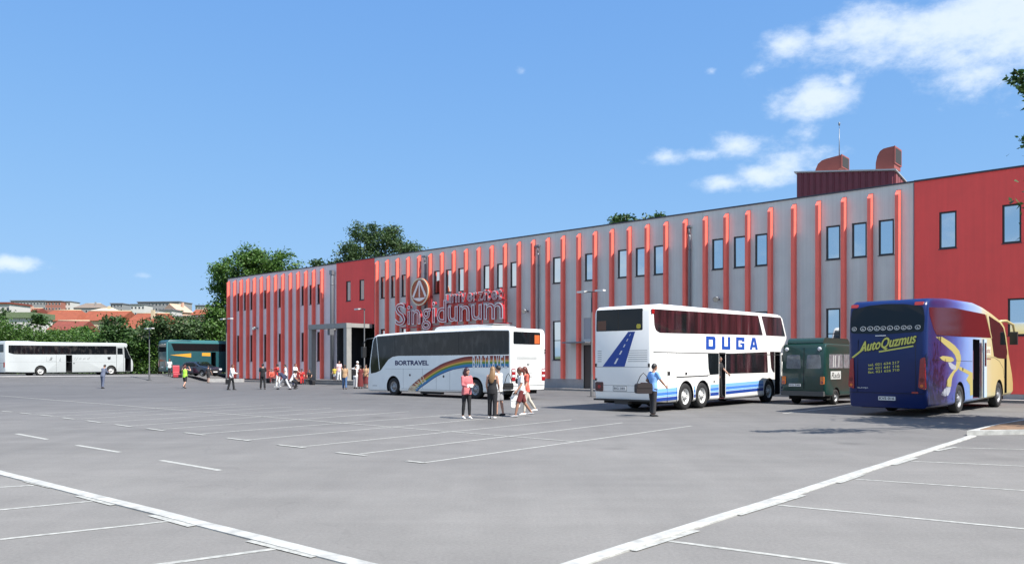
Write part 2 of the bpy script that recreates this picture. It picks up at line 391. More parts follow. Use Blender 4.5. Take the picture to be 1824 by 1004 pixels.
a, b = Vector(gp(0, 842)), Vector(gp(636, 1004)); c, e = Vector(gp(1014, 1004)), Vector(gp(1733, 776.5))
dl, dr_ = (a - b).normalized(), (e - c).normalized()
den_ = dl.x * dr_.y - dl.y * dr_.x; cx = b + dl * (((c.x - b.x) * dr_.y - (c.y - b.y) * dr_.x) / den_)
kerb('kerb', cx, a + dl * 30)
kerb('kerb', cx + Vector((.06, -.02)), e)

# the planted island at the right
isl = [(11.35, 19.75), (13.2, 21.7), (15.5, 23.95), (20, 28.4), (25, 25), (23, 21.9), (13.0, 20.05)]
M_conc = mat('concrete', (0.42, 0.41, 0.39), .85, var=.18, vscale=4, bump=.3)
tag(MB().prism(isl, lambda a, b, t: (a, b, t), -.02, .12).build('island_kerb', M_kerb), kind='structure')
ic = Vector((sum(p[0] for p in isl) / 7, sum(p[1] for p in isl) / 7))
inn = [tuple(Vector(p) + (ic - Vector(p)).normalized() * (.55 if i == 0 else .22)) for i, p in enumerate(isl)]
tag(MB().prism(inn, lambda a, b, t: (a, b, t), .10, .135).build('island_soil', mat('soil', (0.21, 0.13, 0.075), .95, var=.4, vscale=5, bump=.8, bscale=12)), kind='structure')
# ------------------------------------------------------------------ the university building
# facade coordinates: s metres to the left of the grey/red seam, o metres out of the wall, z up
FK = 1.12
def fs(s): return -s * FK                       # local x
def fz(z): return EYE + (z - EYE) * FK          # height
def fo(o): return -o * FK                       # local y (outwards is negative)
P0 = (18.402 * FK, 36.209 * FK)
FROT = math.atan2(-.6630, .7486)
bld = empty('university_building', (P0[0], P0[1], 0), FROT)
tag(bld, 'long grey and red two storey building with upright coral fins', 'building')
M_grey = mat('grey_render', (0.63, 0.645, 0.61), .8, var=.07, vscale=.5, bump=.12, bscale=60)
M_greyL = mat('grey_render_old', (0.76, 0.68, 0.69), .8, var=.07, vscale=.5, bump=.12, bscale=60)
M_red = mat('red_render', (0.88, 0.095, 0.082), .75, var=.07, vscale=.6, bump=.12, bscale=60)
M_fin = mat('coral_paint', (0.92, 0.16, 0.115), .55, var=.08, vscale=1.2)
M_plinth = mat('plinth', (0.30, 0.305, 0.315), .85, var=.12, vscale=2)
M_plinthL = mat('plinth_brown', (0.22, 0.15, 0.14), .85, var=.15, vscale=2)
M_frame = mat('window_frame', (0.018, 0.018, 0.02), .4)
M_cop = mat('dark_flashing', (0.06, 0.06, 0.075), .45, .5)
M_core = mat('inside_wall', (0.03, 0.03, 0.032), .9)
M_roof = mat('roof_membrane', (0.22, 0.22, 0.22), .9)
M_pipe = mat('zinc_pipe', (0.20, 0.215, 0.235), .45, .4)
M_white = mat('white_metal', (0.74, 0.74, 0.72), .45, var=.06)
M_dark = mat('dark_plastic', (0.02, 0.02, 0.021), .5)
def glass_mat(name, col, refl, tint):
    m = bpy.data.materials.new(name); m.use_nodes = True; nt = m.node_tree; n = nt.nodes; L = nt.links; p = n['Principled BSDF']
    p.inputs['Base Color'].default_value = (*col, 1); p.inputs['Roughness'].default_value = .03; p.inputs['Specular IOR Level'].default_value = .6
    g = n.new('ShaderNodeBsdfGlossy'); g.inputs[0].default_value = (*tint, 1); g.inputs[1].default_value = .025
    tc = n.new('ShaderNodeTexCoord'); no = n.new('ShaderNodeTexNoise'); no.inputs['Scale'].default_value = .6; L.new(tc.outputs['Object'], no.inputs['Vector'])
    b = n.new('ShaderNodeBump'); b.inputs['Strength'].default_value = .05; b.inputs['Distance'].default_value = .05; L.new(no.outputs[0], b.inputs['Height']); L.new(b.outputs[0], g.inputs['Normal'])
    mx = n.new('ShaderNodeMixShader'); mx.inputs[0].default_value = refl
    L.new(p.outputs[0], mx.inputs[1]); L.new(g.outputs[0], mx.inputs[2]); L.new(mx.outputs[0], n['Material Output'].inputs[0]); return m
M_pane = glass_mat('coated_glass', (.05, .055, .055), .75, (.84, .87, .86))
M_paneL = glass_mat('coated_glass_bronze', (.05, .035, .03), .40, (.62, .52, .50))
ZT = 10.08
def wall(name, s1, s0, z0, z1, holes, m, o=0.0, th=.30, rev=.13):
    """wall from s1 (left) to s0 (right); holes (sa_left, sb_right, z0, z1)"""
    xs = sorted({fs(s1), fs(s0)} | {fs(h[0]) for h in holes} | {fs(h[1]) for h in holes})
    zs = sorted({fz(z0), fz(z1)} | {fz(h[2]) for h in holes} | {fz(h[3]) for h in holes})
    y = fo(o); mb = MB()
    H = [(fs(h[0]), fs(h[1]), fz(h[2]), fz(h[3])) for h in holes]
    for a, b in zip(xs, xs[1:]):
        for c, d in zip(zs, zs[1:]):
            mx_, mz = (a + b) / 2, (c + d) / 2
            if any(h[0] < mx_ < h[1] and h[2] < mz < h[3] for h in H): continue
            mb.add([(a, y, c), (b, y, c), (b, y, d), (a, y, d)], [(0, 1, 2, 3)])
    for h in H:
        a, b, c, d = h; e = y + rev
        mb.add([(a, y, c), (b, y, c), (b, y, d), (a, y, d), (a, e, c), (b, e, c), (b, e, d), (a, e, d)], [(0, 4, 5, 1), (1, 5, 6, 2), (2, 6, 7, 3), (3, 7, 4, 0)])
    a, b, c, d = xs[0], xs[-1], zs[0], zs[-1]; e = y + th
    mb.add([(a, y, c), (b, y, c), (b, y, d), (a, y, d), (a, e, c), (b, e, c), (b, e, d), (a, e, d)], [(0, 1, 5, 4), (1, 2, 6, 5), (2, 3, 7, 6), (3, 0, 4, 7)])
    return mb.build(name, m, bld, fix=False)
def window(s, z0, z1, w=.68, pane=None, o=0.0, bars=0, sill=True):
    """a dark frame with its pane, set 8 cm back in the opening; s is the centre"""
    x0, x1, a, b = fs(s + w / 2), fs(s - w / 2), fz(z0), fz(z1); y = fo(o) + .045; t = .082
    mb = MB()
    mb.box(x0, x0 + t, y, y + .09, a, b).box(x1 - t, x1, y, y + .09, a, b).box(x0 + t, x1 - t, y, y + .09, a, a + t).box(x0 + t, x1 - t, y, y + .09, b - t, b)
    for k in range(bars):
        q = a + (b - a) * (k + 1) / (bars + 1); mb.box(x0 + t, x1 - t, y + .01, y + .08, q - .025, q + .025)
    wd = mb.build('window', M_frame, bld)
    rz_, rx_ = random.uniform(-.006, .006), random.uniform(-.008, .008); w_, h_ = (x1 - x0) / 2 - t + .012, (b - a) / 2 - t + .012
    M_ = Matrix.Translation(((x0 + x1) / 2, y + .058, (a + b) / 2)) @ Matrix.Rotation(rz_, 4, 'Z') @ Matrix.Rotation(rx_, 4, 'X')
    MB().box(-w_, w_, -.012, .012, -h_, h_, 0, M_).build('pane', pane or M_pane, wd)
    if sill: MB().box(x0 - .04, x1 + .04, fo(o) - .035, fo(o) + .04, a - .035, a - .004).build('sill', M_cop, wd)
UP = (6.87, 8.53); LO = (2.03, 4.5)
up_mid = [37.89, 36.65, 35.42, 31.83, 30.58, 29.33, 26.86, 25.61, 24.39, 20.79, 18.27, 15.86, 14.62, 13.4, 9.76, 8.5, 7.31, 3.65, 2.42, 1.21]
up_left = [59.44, 58.22, 57.06, 54.69, 52.28, 48.69, 47.49, 46.33]
lo_mid = [37.89, 35.42, 25.61, 20.79, 13.4, 7.31, 3.65]
lo_left = [59.5, 57.1, 54.72, 52.3, 48.72, 46.4]
def hole(s, z, w=.68): return (s + w / 2, s - w / 2, z[0], z[1])
SEAMS = [0.0, 10.66, 24.98, 38.99]
for a, b in zip(SEAMS, SEAMS[1:]):
    hs = [hole(s, UP) for s in up_mid if a < s < b] + [hole(s, LO) for s in lo_mid if a < s < b]
    if a < 18.34 < b: hs.append((18.72, 17.98, .2, 2.95)); hs.append((18.70, 18.0, 3.3, 4.6))
    wall('wall', b - .006, a + .006, .2, ZT, hs, M_grey)
RW = [(-1.38, 6.92, 8.58, .70), (-3.82, 6.92, 8.58, .70), (-6.3, 6.92, 8.58, .70), (-8.7, 6.92, 8.58, .70)]
RL = [(-4.3, 2.98, 4.57, 1.25), (-8.0, 2.98, 4.57, 1.25)]
wall('wall', 0.0, -13.0, .2, ZT, [hole(s, (a, b), w) for s, a, b, w in RW + RL], M_red, o=.02, th=.32)
wall('wall', 43.90, 39.0, 4.92, ZT - .02, [hole(42.3, (6.87, 8.5), .62), hole(40.55, (6.87, 8.5), .62)], M_red, o=.03, th=.33)
wall('wall', 61.48, 43.91, .2, ZT - .05, [hole(s, UP, .6) for s in up_left] + [hole(s, LO, .55) for s in lo_left], M_greyL)
for s in up_mid: window(s, *UP, pane=M_pane if s < 34 else M_paneL)
for s in lo_mid: window(s, *LO, pane=M_pane, bars=1)
for s, a, b, w in RW + RL: window(s, a, b, w, o=.02)
for s in (42.3, 40.55): window(s, 6.87, 8.5, .62, o=.03, pane=M_paneL)
for s in up_left: window(s, *UP, w=.6, pane=M_paneL)
for s in lo_left: window(s, *LO, w=.55, pane=M_paneL)
# fins
def fin(s, z0, z1=9.86, p=.27, w=.19):
    a, b = fs(s + w / 2), fs(s - w / 2); mb = MB(); zz0, zz1 = fz(z0), fz(z1); q = p * FK
    # shaft with a folded face and a sloped cap
    pr = [(a, 0.02), (a, -q), (a + .035, -q - .03), (b - .035, -q - .03), (b, -q), (b, 0.02)]
    n = len(pr)
    vs = [(x, y, zz0) for x, y in pr] + [(x, y, zz1 - .30 * (-(y) / q if y < 0 else 0)) for x, y in pr]
    mb.add(vs, [tuple(range(n))[::-1], tuple(range(n, 2 * n))] + [(i, (i + 1) % n, n + (i + 1) % n, n + i) for i in range(n)])
    return mb.build('fin', M_fin, bld)
for k in range(32): fin(.66 + 1.2215 * k, .86)
for s in [45.79, 46.98, 48.14, 49.33, 50.50, 51.69, 52.87, 54.06, 55.25, 56.44, 57.60, 58.80, 59.98, 61.15]: fin(s, .42)
# plinth, coping, core and roof
MB().box(fs(38.99), fs(18.74), -.03, .0, 0, fz(.85)).build('plinth', M_plinth, bld)
MB().box(fs(17.96), fs(0), -.03, .0, 0, fz(.85)).build('plinth', M_plinth, bld)
MB().box(fs(61.5), fs(43.92), -.03, .0, 0, fz(.42)).build('plinth', M_plinthL, bld)
MB().box(fs(0), fs(-13), -.05, -.0225, 0, fz(.5)).build('plinth', M_plinth, bld)
MB().box(fs(61.53), fs(43.95), -.05, .36, fz(ZT - .05), fz(ZT - .05) + .07).build('coping', M_cop, bld)
MB().box(fs(43.9), fs(39.0), -.09, .36, fz(ZT - .02) + .002, fz(ZT - .02) + .072).build('coping', M_cop, bld)
MB().box(fs(38.98), fs(0.02), -.05, .36, fz(ZT) + .001, fz(ZT) + .075).build('coping', M_cop, bld)
MB().box(fs(0.0), fs(-13.03), -.075, .36, fz(ZT) + .004, fz(ZT) + .085).build('coping', M_cop, bld)
# rear volume behind the facade
MB().box(fs(61.48), fs(43.9), .301, 20, -.3, fz(9.7)).build('rear_block', M_red, bld)
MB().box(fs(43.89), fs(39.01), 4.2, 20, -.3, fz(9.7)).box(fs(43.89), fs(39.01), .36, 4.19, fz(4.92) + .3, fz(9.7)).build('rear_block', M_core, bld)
MB().box(fs(39.0), fs(-13), .33, 20, -.3, fz(9.7)).build('rear_block', M_red, bld)
MB().box(fs(61.4), fs(-12.9), .4, 19.9, fz(9.7) + .003, fz(9.72) + .01).build('roof', M_roof, bld)
# flat joint strip beside the red section and the big downpipe
def pipe(s, z0, z1, r, m, o=.12, elbow=True, hop=False):
    mb = MB(); x = fs(s); y = fo(o)
    pts = [(x, y, fz(z0)), (x, y, fz(z1) - .12), (x - .03, y, fz(z1))]
    mb.tube(pts, [r] * 3, 10)
    for q in (z0 + .8, (z0 + z1) / 2, z1 - .8): mb.tube([(x, y, fz(q) - .04), (x, y, fz(q) + .04)], [r + .022] * 2, 10)
    if hop:
        mb.box(x - .2, x + .2, y - .16, y + .12, fz(z1), fz(z1) + .4)
    if elbow:
        mb.tube([(x - .02, y, fz(z1) - .06), (x - .04, y - .02, fz(z1) + .3), (x - .06, y + .05, fz(z1) + .5)], [r * .9] * 3, 10)
        mb.box(x - .34, x + .08, y - .05, y + .1, fz(z1) + .45, fz(z1) + .58)
    return mb.build('downpipe', m, bld)
pipe(22.22, .2, 8.9, .06, M_pipe); pipe(11.38, .2, 8.9, .065, M_pipe); pipe(32.98, .2, 9.2, .085, M_pipe)
pipe(44.25, .2, 9.15, .17, M_pipe, o=.22, elbow=False, hop=True)
MB().tube([(fs(.02), -.03, fz(.5)), (fs(.02), -.03, fz(ZT) - .05)], [.025] * 2, 8).build('seam_strip', M_pipe, bld)
# side door, its canopy and the grey panel above
x0, x1 = fs(18.72), fs(17.98)
dr = MB().box(x0 + .06, x1 - .06, .05, .1, 0.01, fz(2.95) - .05).build('door', mat('door_paint', (.055, .045, .04), .5), bld)
MB().box(x0, x0 + .06, .02, .12, 0, fz(2.95)).box(x1 - .06, x1, .02, .12, 0, fz(2.95)).box(x0 + .06, x1 - .06, .02, .12, fz(2.95) - .05, fz(2.95)).build('door_frame', M_frame, dr)
MB().tube([(x1 - .16, .02, 1.0), (x1 - .16, .02, 1.25)], [.015] * 2, 8).build('handle', M_white, dr)
MB().box(x0, x1, .03, .1, fz(3.3), fz(4.6)).build('fascia_panel', mat('grey_panel', (.36, .375, .40), .5), bld)
MB().box(fs(19.72), fs(17.95), -1.0, -.0, fz(3.06), fz(3.13)).build('canopy', M_pipe, bld)
# floodlights fixed to the wall
def flood(s, z):
    x = fs(s); mb = MB()
    mb.box(x - .05, x + .05, -.12, 0, fz(z) - .05, fz(z) + .05)
    mb.tube([(x, -.10, fz(z)), (x + .10, -.32, fz(z) + .05)], [.02, .02], 8)
    mb.tube([(x - .02, -.26, fz(z) + .06), (x + .06, -.56, fz(z) - .05)], [.13, .17], 12)
    l = mb.build('floodlight', M_pipe, bld)
    MB().tube([(x + .059, -.557, fz(z) - .049), (x + .064, -.575, fz(z) - .057)], [.15, .15], 12).build('lens', M_pane, l)
flood(9.69, 5.26); flood(23.18, 5.21); flood(56.03, 5.09)

# entrance: recess with glazed doors, landing, portal frame
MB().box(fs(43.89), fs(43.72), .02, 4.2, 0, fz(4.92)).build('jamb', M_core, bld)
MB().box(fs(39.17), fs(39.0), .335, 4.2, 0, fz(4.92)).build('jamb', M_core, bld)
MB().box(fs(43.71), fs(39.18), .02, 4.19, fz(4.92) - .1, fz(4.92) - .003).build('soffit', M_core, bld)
gd = MB()
for k in range(7):
    x = fs(43.7) + (fs(39.2) - fs(43.7)) * k / 6; gd.box(x - .04, x + .04, 3.0, 3.1, .36, fz(4.9) - .1)
for zz in (.4, 2.6, 4.2): gd.box(fs(43.7), fs(39.2), 3.02, 3.08, zz - .04, zz + .04)
gdo = gd.build('glazed_screen', M_frame, bld)
for k in range(6):
    x = fs(43.7) + (fs(39.2) - fs(43.7)) * k / 6; w = (fs(39.2) - fs(43.7)) / 6
    MB().box(x + .05, x + w - .05, 3.03, 3.05, .45, 2.55).build('pane', mat('door_glass', (.012, .012, .012), .06), gdo)
    MB().box(x + .05, x + w - .05, 3.03, 3.05, 2.65, fz(4.9) - .12).build('pane', mat('door_glass', (.012, .012, .012), .06), gdo)
M_step = mat('step_stone', (.17, .165, .16), .8, var=.2, vscale=3)
MB().box(fs(46.2), fs(36.6), fo(2.9), -.055, -.02, .19).build('step', M_step, bld)
MB().box(fs(45.9), fs(36.9), fo(2.6), -.06, .19, .36).build('step', M_step, bld)
MB().box(fs(43.7), fs(39.2), -.05, 4.15, -.02, .358).build('entrance_floor', M_step, bld)
M_port = mat('portal_render', (.29, .29, .275), .7, var=.08)
zt = fz(4.92)
for s in (44.0, 39.4): MB().box(fs(s) - .22, fs(s) + .22, fo(2.5), fo(2.5) + .5, .36, zt - .42).build('portal_column', M_port, bld)
MB().box(fs(44.0) - .24, fs(39.4) + .24, fo(2.5) - .03, fo(2.5) + .5, zt - .42, zt).build('portal_beam', M_port, bld)
for s, a, b in ((44.0, -.22, .1), (39.4, -.1, .22)): MB().box(fs(s) + a, fs(s) + b, fo(2.5) + .5, -.06, zt - .36, zt - .01).build('portal_beam', M_port, bld)
MB().box(fs(43.2), fs(42.9), fo(1.4), fo(1.0), zt - .9, zt - .3).tube([(fs(43.05), fo(1.2), zt - .3), (fs(43.05), fo(1.2), zt - .05)], [.03] * 2, 8).box(fs(44.0), fs(42.9), fo(1.2) - .04, fo(1.2) + .04, zt - .12, zt - .05).build('hanging_lamp', M_pipe, bld)
# pavement along the foot of the wall
pv = empty('pavement', (P0[0], P0[1], 0), FROT); tag(pv, kind='structure')
M_pav = mat('paving', (.30, .29, .28), .85, var=.2, vscale=3, bump=.3)
M_dk = mat('kerb_stone', (.23, .22, .21), .85, var=.2)
for a, b in ((62.2, 46.25), (36.55, -13)):
    MB().box(fs(a), fs(b), fo(1.55), -.055, -.02, .10).build('paving_strip', M_pav, pv)
    MB().box(fs(a), fs(b), fo(1.55) - .14, fo(1.55) - .002, -.02, .13).build('kerb_edge', M_dk, pv)
# rooftop plant room with cladding, trim, ducts
M_plum = mat('plum_cladding', (.13, .018, .030), .45, var=.12, vscale=2)
M_cowl = mat('red_brown_duct', (.30, .075, .055), .5, var=.12, vscale=1.5)
o = -3.0
def hz(s): return 11.43 + (s - 1.69) * (12.13 - 11.43) / (6.64 - 1.69)
xa, xb = fs(6.64), fs(1.69); y0, y1 = fo(o), fo(o) + 5.5
ph = MB(); zb = fz(9.7)
ph.add([(xa, y0, zb), (xb, y0, zb), (xb, y1, zb), (xa, y1, zb), (xa, y0, fz(hz(6.64))), (xb, y0, fz(hz(1.69))), (xb, y1, fz(hz(1.69)) - .9), (xa, y1, fz(hz(6.64)) - .9)],
       [(3, 2, 1, 0), (4, 5, 6, 7), (0, 1, 5, 4), (1, 2, 6, 5), (2, 3, 7, 6), (3, 0, 4, 7)])
pho = ph.build('plant_room', M_plum, bld)
for k in range(15):
    s1, s0 = 6.62 - k * .328, 6.62 - (k + 1) * .328 + .05
    mb = MB(); a, b = fs(s1), fs(s0)
    mb.add([(a, y0, zb), (a + .05, y0 - .05, zb), (b - .05, y0 - .05, zb), (b, y0, zb), (a, y0, fz(hz(s1)) - .02), (a + .05, y0 - .05, fz(hz(s1)) - .02), (b - .05, y0 - .05, fz(hz(s0)) - .02), (b, y0, fz(hz(s0)) - .02)],
           [(0, 1, 5, 4), (1, 2, 6, 5), (2, 3, 7, 6), (4, 5, 6, 7)])
    mb.build('cladding_panel', M_plum, pho)
for k in range(12):
    a = y0 + .1 + k * .45
    if a + .4 < y1: MB().box(xb, xb + .045, a, a + .38, zb, fz(hz(1.69)) - .06 - .9 * (a + .4 - y0) / 5.5).build('cladding_panel', mat('plum_side', (.22, .055, .05), .5), pho)
MB().add([(xa - .12, y0 - .14, fz(hz(6.64))), (xb + .12, y0 - .14, fz(hz(1.69))), (xb + .12, y1 + .1, fz(hz(1.69)) - .9), (xa - .12, y1 + .1, fz(hz(6.64)) - .9),
          (xa - .12, y0 - .14, fz(hz(6.64)) + .07), (xb + .12, y0 - .14, fz(hz(1.69)) + .07), (xb + .12, y1 + .1, fz(hz(1.69)) - .83), (xa - .12, y1 + .1, fz(hz(6.64)) - .83)],
         [(3, 2, 1, 0), (4, 5, 6, 7), (0, 1, 5, 4), (1, 2, 6, 5), (2, 3, 7, 6), (3, 0, 4, 7)]).build('roof_trim', mat('roof_trim', (.42, .42, .42), .4, .3), pho)
MB().box(fs(4.75), fs(3.1), y0 - .075, y0 - .055, fz(10.3), fz(10.75)).build('louvre', M_core, pho)
def cowl(s1, s0, z0, z1, curve, d0, d1):
    w = fs(s0) - fs(s1); h = (z1 - z0) * FK
    prof = [(fs(s1) + a * w, fz(z0) + b * h) for a, b in curve]
    c = MB().prism(prof, lambda a, b, t: (a, t, b), y0 + d0, y0 + d1).build('duct_cowl', M_cowl, pho)
    x = fs(s0)
    MB().box(x, x + .05, y0 + d0 - .05, y0 + d1 + .05, fz(z0) + h * .30, fz(z0) + h * 1.02).build('flange', M_cowl, c)
    MB().box(x + .051, x + .06, y0 + d0 + .05, y0 + d1 - .05, fz(z0) + h * .36, fz(z0) + h * .95).build('mouth', M_core, c)
cowl(5.87, 4.45, 11.86, 12.80, [(0, 0), (.05, .40), (.14, .70), (.28, .86), (.45, .92), (1, 1.0), (1, .28), (.9, .22), (.82, .1), (.8, 0)], .5, 1.7)
cowl(2.68, 1.78, 11.50, 12.72, [(0, 0), (.02, .45), (.10, .72), (.24, .90), (.42, .98), (.62, 1.0), (1, 1.02), (1, .12), (.72, .1), (.7, 0)], .3, 1.5)
MB().tube([(fs(4.67), y0 + .9, fz(12.6)), (fs(4.67), y0 + .9, fz(14.3))], [.03, .018], 6).ell((fs(4.67), y0 + .9, fz(14.55)), (.06, .06, .12), 8, 6).tube([(fs(4.67), y0 + .9, fz(14.3)), (fs(4.67), y0 + .9, fz(14.5))], [.01, .01], 6).build('mast', M_pipe, pho)

# ------------------------------------------------------------------ sign of the university
sg = empty('university_sign', (P0[0], P0[1], 0), FROT)
tag(sg, 'outlined red and silver letters with a round triangle emblem above the entrance', 'sign')
M_srd = mat('sign_red', (.42, .035, .045), .4); M_ssl = mat('sign_silver', (.74, .64, .64), .3, .3); M_sor = mat('sign_orange', (.40, .085, .03), .45); M_scr = mat('sign_cream', (.72, .60, .42), .45)
SO = .95
def letter(ch, s_left, w, z0, z1, th=.05):
    x0 = fs(s_left); v, f = text2d(ch, w * FK, (z1 - z0) * FK, ext=.10, outline=False)
    y = fo(SO); zz = v[:, 2].max()
    mb = MB(); body = [(x0 + q[0], y + .10 - .1 * (q[2] / zz), fz(z0) + q[1]) for q in v]
    mb.add(body, f)
    o_ = mb.build('letter', M_srd, sg)
    v, f = text2d(ch, w * FK, (z1 - z0) * FK, ext=.0, outline=True, bevel=.018)
    MB().add([(x0 + q[0], y - .03 - q[2] * 1.0, fz(z0) + q[1]) for q in v], f).build('letter_outline', M_ssl, o_)
W1 = [('S', 35.35, 1.15, 4.62, 6.28), ('i', 33.95, .30, 4.64, 6.05), ('n', 33.5, .95, 4.64, 5.72), ('g', 32.4, .95, 4.22, 5.75), ('i', 31.3, .30, 4.68, 6.2), ('d', 30.85, 1.0, 4.68, 6.25),
      ('u', 29.7, .98, 4.70, 5.78), ('n', 28.55, .98, 4.70, 5.78), ('u', 27.4, .98, 4.72, 5.80), ('m', 26.25, 1.75, 4.72, 5.82)]
for q in W1: letter(*q)
cx_ = 29.95
for ch, w in zip('univerzitet', (.55, .52, .16, .52, .5, .36, .44, .16, .34, .5, .34)):
    tall = ch in 'it'
    letter(ch, cx_, w, 6.02, 6.62 + (.14 if tall else 0)); cx_ -= w + .095
for z in (4.42, 5.92):
    a, b = (34.9, 24.3) if z < 5 else (30.1, 24.4)
    MB().box(fs(a), fs(b), fo(SO) + .12, fo(SO) + .18, fz(z), fz(z) + .10).build('support_rail', M_srd, sg)
for s in (34.2, 31.6, 29.0, 26.6, 24.6):
    MB().box(fs(s) - .03, fs(s) + .03, fo(SO) + .185, fo(SO) + .25, fz(4.3), fz(6.4)).box(fs(s) - .03, fs(s) + .03, fo(SO) + .25, -.02, fz(4.45), fz(4.45) + .06).build('support_bracket', M_srd, sg)
ec, ez, er = fs(32.65), fz(6.98), 1.08
pm = lambda a, b, t: (ec + a, fo(SO) - t, ez + b)
dk = MB().prism(circ(0, 0, er, 40, er * 1.03), pm, -.16, 0).build('emblem_disc', M_sor, sg)
rg = MB(); c1, c2 = circ(0, 0, er, 40, er * 1.03), circ(0, 0, er * .90, 40, er * .93)
for k in range(40):
    j = (k + 1) % 40; rg.prism([c1[k], c1[j], c2[j], c2[k]], pm, .002, .05)
rg.build('emblem_ring', M_scr, dk)
MB().prism([(-.10, er * .86), (.10, er * .86), (-.62 * er, -.42 * er), (-.80 * er, -.34 * er)], pm, .004, .045).build('emblem_stroke', M_ssl, dk)
MB().prism([(-.08, er * .855), (.12, er * .855), (.80 * er, -.34 * er), (.62 * er, -.42 * er)], pm, .006, .047).build('emblem_stroke', M_ssl, dk)
MB().prism([(-.05, er * .62), (.05, er * .62), (.07, -.40 * er), (-.07, -.40 * er)], pm, .004, .04).build('emblem_stroke', M_ssl, dk)
MB().prism([(-.78 * er, -.44 * er)] + [(-.70 * er + 1.40 * er * k / 8, -.44 * er - .26 * er * math.sin(math.pi * k / 8)) for k in range(1, 8)] + [(.78 * er, -.44 * er)], pm, .004, .04).build('emblem_base', M_ssl, dk)
for dx in (-.4, .4): MB().box(ec + dx - .03, ec + dx + .03, fo(SO) + .165, -.01, ez - .4, ez - .3).build('support_bracket', M_srd, sg)

# ------------------------------------------------------------------ street lamps
M_lamp = mat('lamp_grey', (.045, .047, .05), .55, .0); M_lhead = mat('lamp_head', (.62, .62, .60), .4)
def lamp(px, py, Y, hgt, arms, label, ang):
    x = (px - 912) * Y / FOC; t = empty('street_lamp', (x, Y, height(x, Y)), ang); tag(t, label, 'street lamp', 'double headed lamp posts on the car park')
    MB().tube([(0, 0, 0), (0, 0, .02), (0, 0, .021), (0, 0, 1.2), (0, 0, 1.22), (0, 0, hgt)], [.16, .16, .085, .075, .055, .042], 10).build('pole', M_lamp, t)
    MB().box(-.2, .2, -.2, .2, -.03, .018).build('base_plate', M_lamp, t)
    MB().tube([(a, 0, hgt - .02) for a in (arms[0], 0.0, arms[1])], [.03] * 3, 8).build('arm', M_lamp, t)
    for a in arms:
        s = 1 if a > 0 else -1
        if abs(a) < .15: continue
        h = MB().box(a - s * .05, a + s * .48, -.13, .13, hgt - .04, hgt + .055).build('lamp_head', M_lhead, t)
        MB().box(a + s * .06, a + s * .42, -.09, .09, hgt - .052, hgt - .042).build('lens', M_pane, h)
    return t
lamp(1054, 706, 43.3, 5.75, (-.45, .35), 'grey double armed lamp post behind the white double decker', FROT)
lamp(649, 690, 59.8, 5.95, (-.6, .1), 'slim lamp post with white heads by the entrance', FROT)
lamp(266, 676, 76.0, 4.95, (-.3, .3), 'thin lamp post standing before the bushes by the green bus', FROT)
lamp(403.5, 684, 69.7, 5.75, (-.42, .42), 'pale lamp post at the far corner of the building', FROT)
# ------------------------------------------------------------------ vehicles: local x runs from tail (0) to nose, y to the left, z up
M_wht = mat('white_coach_paint', (.84, .835, .80), .36, var=.035, vscale=1.2, coat=.4)
M_wht2 = mat('pale_coach_paint', (.82, .83, .80), .35, var=.045, vscale=1.2, coat=.3)
M_tyre = mat('tyre', (.018, .018, .018), .85, var=.3, vscale=6)
M_rimw = mat('white_rim', (.62, .62, .60), .5, var=.2, vscale=5)
M_rimg = mat('grey_rim', (.33, .34, .35), .4, .3, var=.25, vscale=6)
M_arch = mat('wheel_well', (.010, .010, .010), .95)
M_gls = mat('dark_glass', (.008, .010, .012), .04, spec=.35)
M_glm = mat('maroon_glass', (.080, .009, .012), .08, spec=.2)
M_seam = mat('panel_gap', (.02, .02, .02), .8)
M_seamg = mat('panel_gap_grey', (.22, .23, .235), .7)
M_lred = mat('red_lens', (.30, .010, .012), .15, coat=.5)
M_lor = mat('orange_lens', (.65, .16, .02), .2)
M_llt = mat('clear_lens', (.62, .64, .66), .1, spec=.8)
M_plate = mat('number_plate', (.70, .70, .68), .4)
M_ink = mat('black_ink', (.015, .015, .018), .5)
M_blue = mat('navy_print', (.012, .05, .27), .4)
M_in = mat('vehicle_interior', (.016, .016, .02), .85)
M_seat = mat('seat_cloth', (.10, .02, .03), .9)

M_cur = bpy.data.materials.new('curtained_glass'); M_cur.use_nodes = True
def curt():
    nt = M_cur.node_tree; n = nt.nodes; L = nt.links; p = n['Principled BSDF']; p.inputs['Roughness'].default_value = .05
    tc = n.new('ShaderNodeTexCoord'); mp = n.new('ShaderNodeMapping'); mp.inputs['Scale'].default_value = (1.4, 0, .18); L.new(tc.outputs['Object'], mp.inputs[0])
    no = n.new('ShaderNodeTexNoise'); no.inputs['Scale'].default_value = 1.6; no.inputs['Detail'].default_value = 5; L.new(mp.outputs[0], no.inputs['Vector'])
    r = n.new('ShaderNodeValToRGB'); r.color_ramp.elements[0].position = .42; r.color_ramp.elements[0].color = (.010, .009, .011, 1); r.color_ramp.elements[1].position = .62; r.color_ramp.elements[1].color = (.060, .020, .026, 1)
    e = r.color_ramp.elements.new(.72); e.color = (.11, .075, .075, 1)
    L.new(no.outputs[0], r.inputs[0]); L.new(r.outputs[0], p.inputs['Base Color'])
curt()
M_tint = bpy.data.materials.new('tinted_glass'); M_tint.use_nodes = True
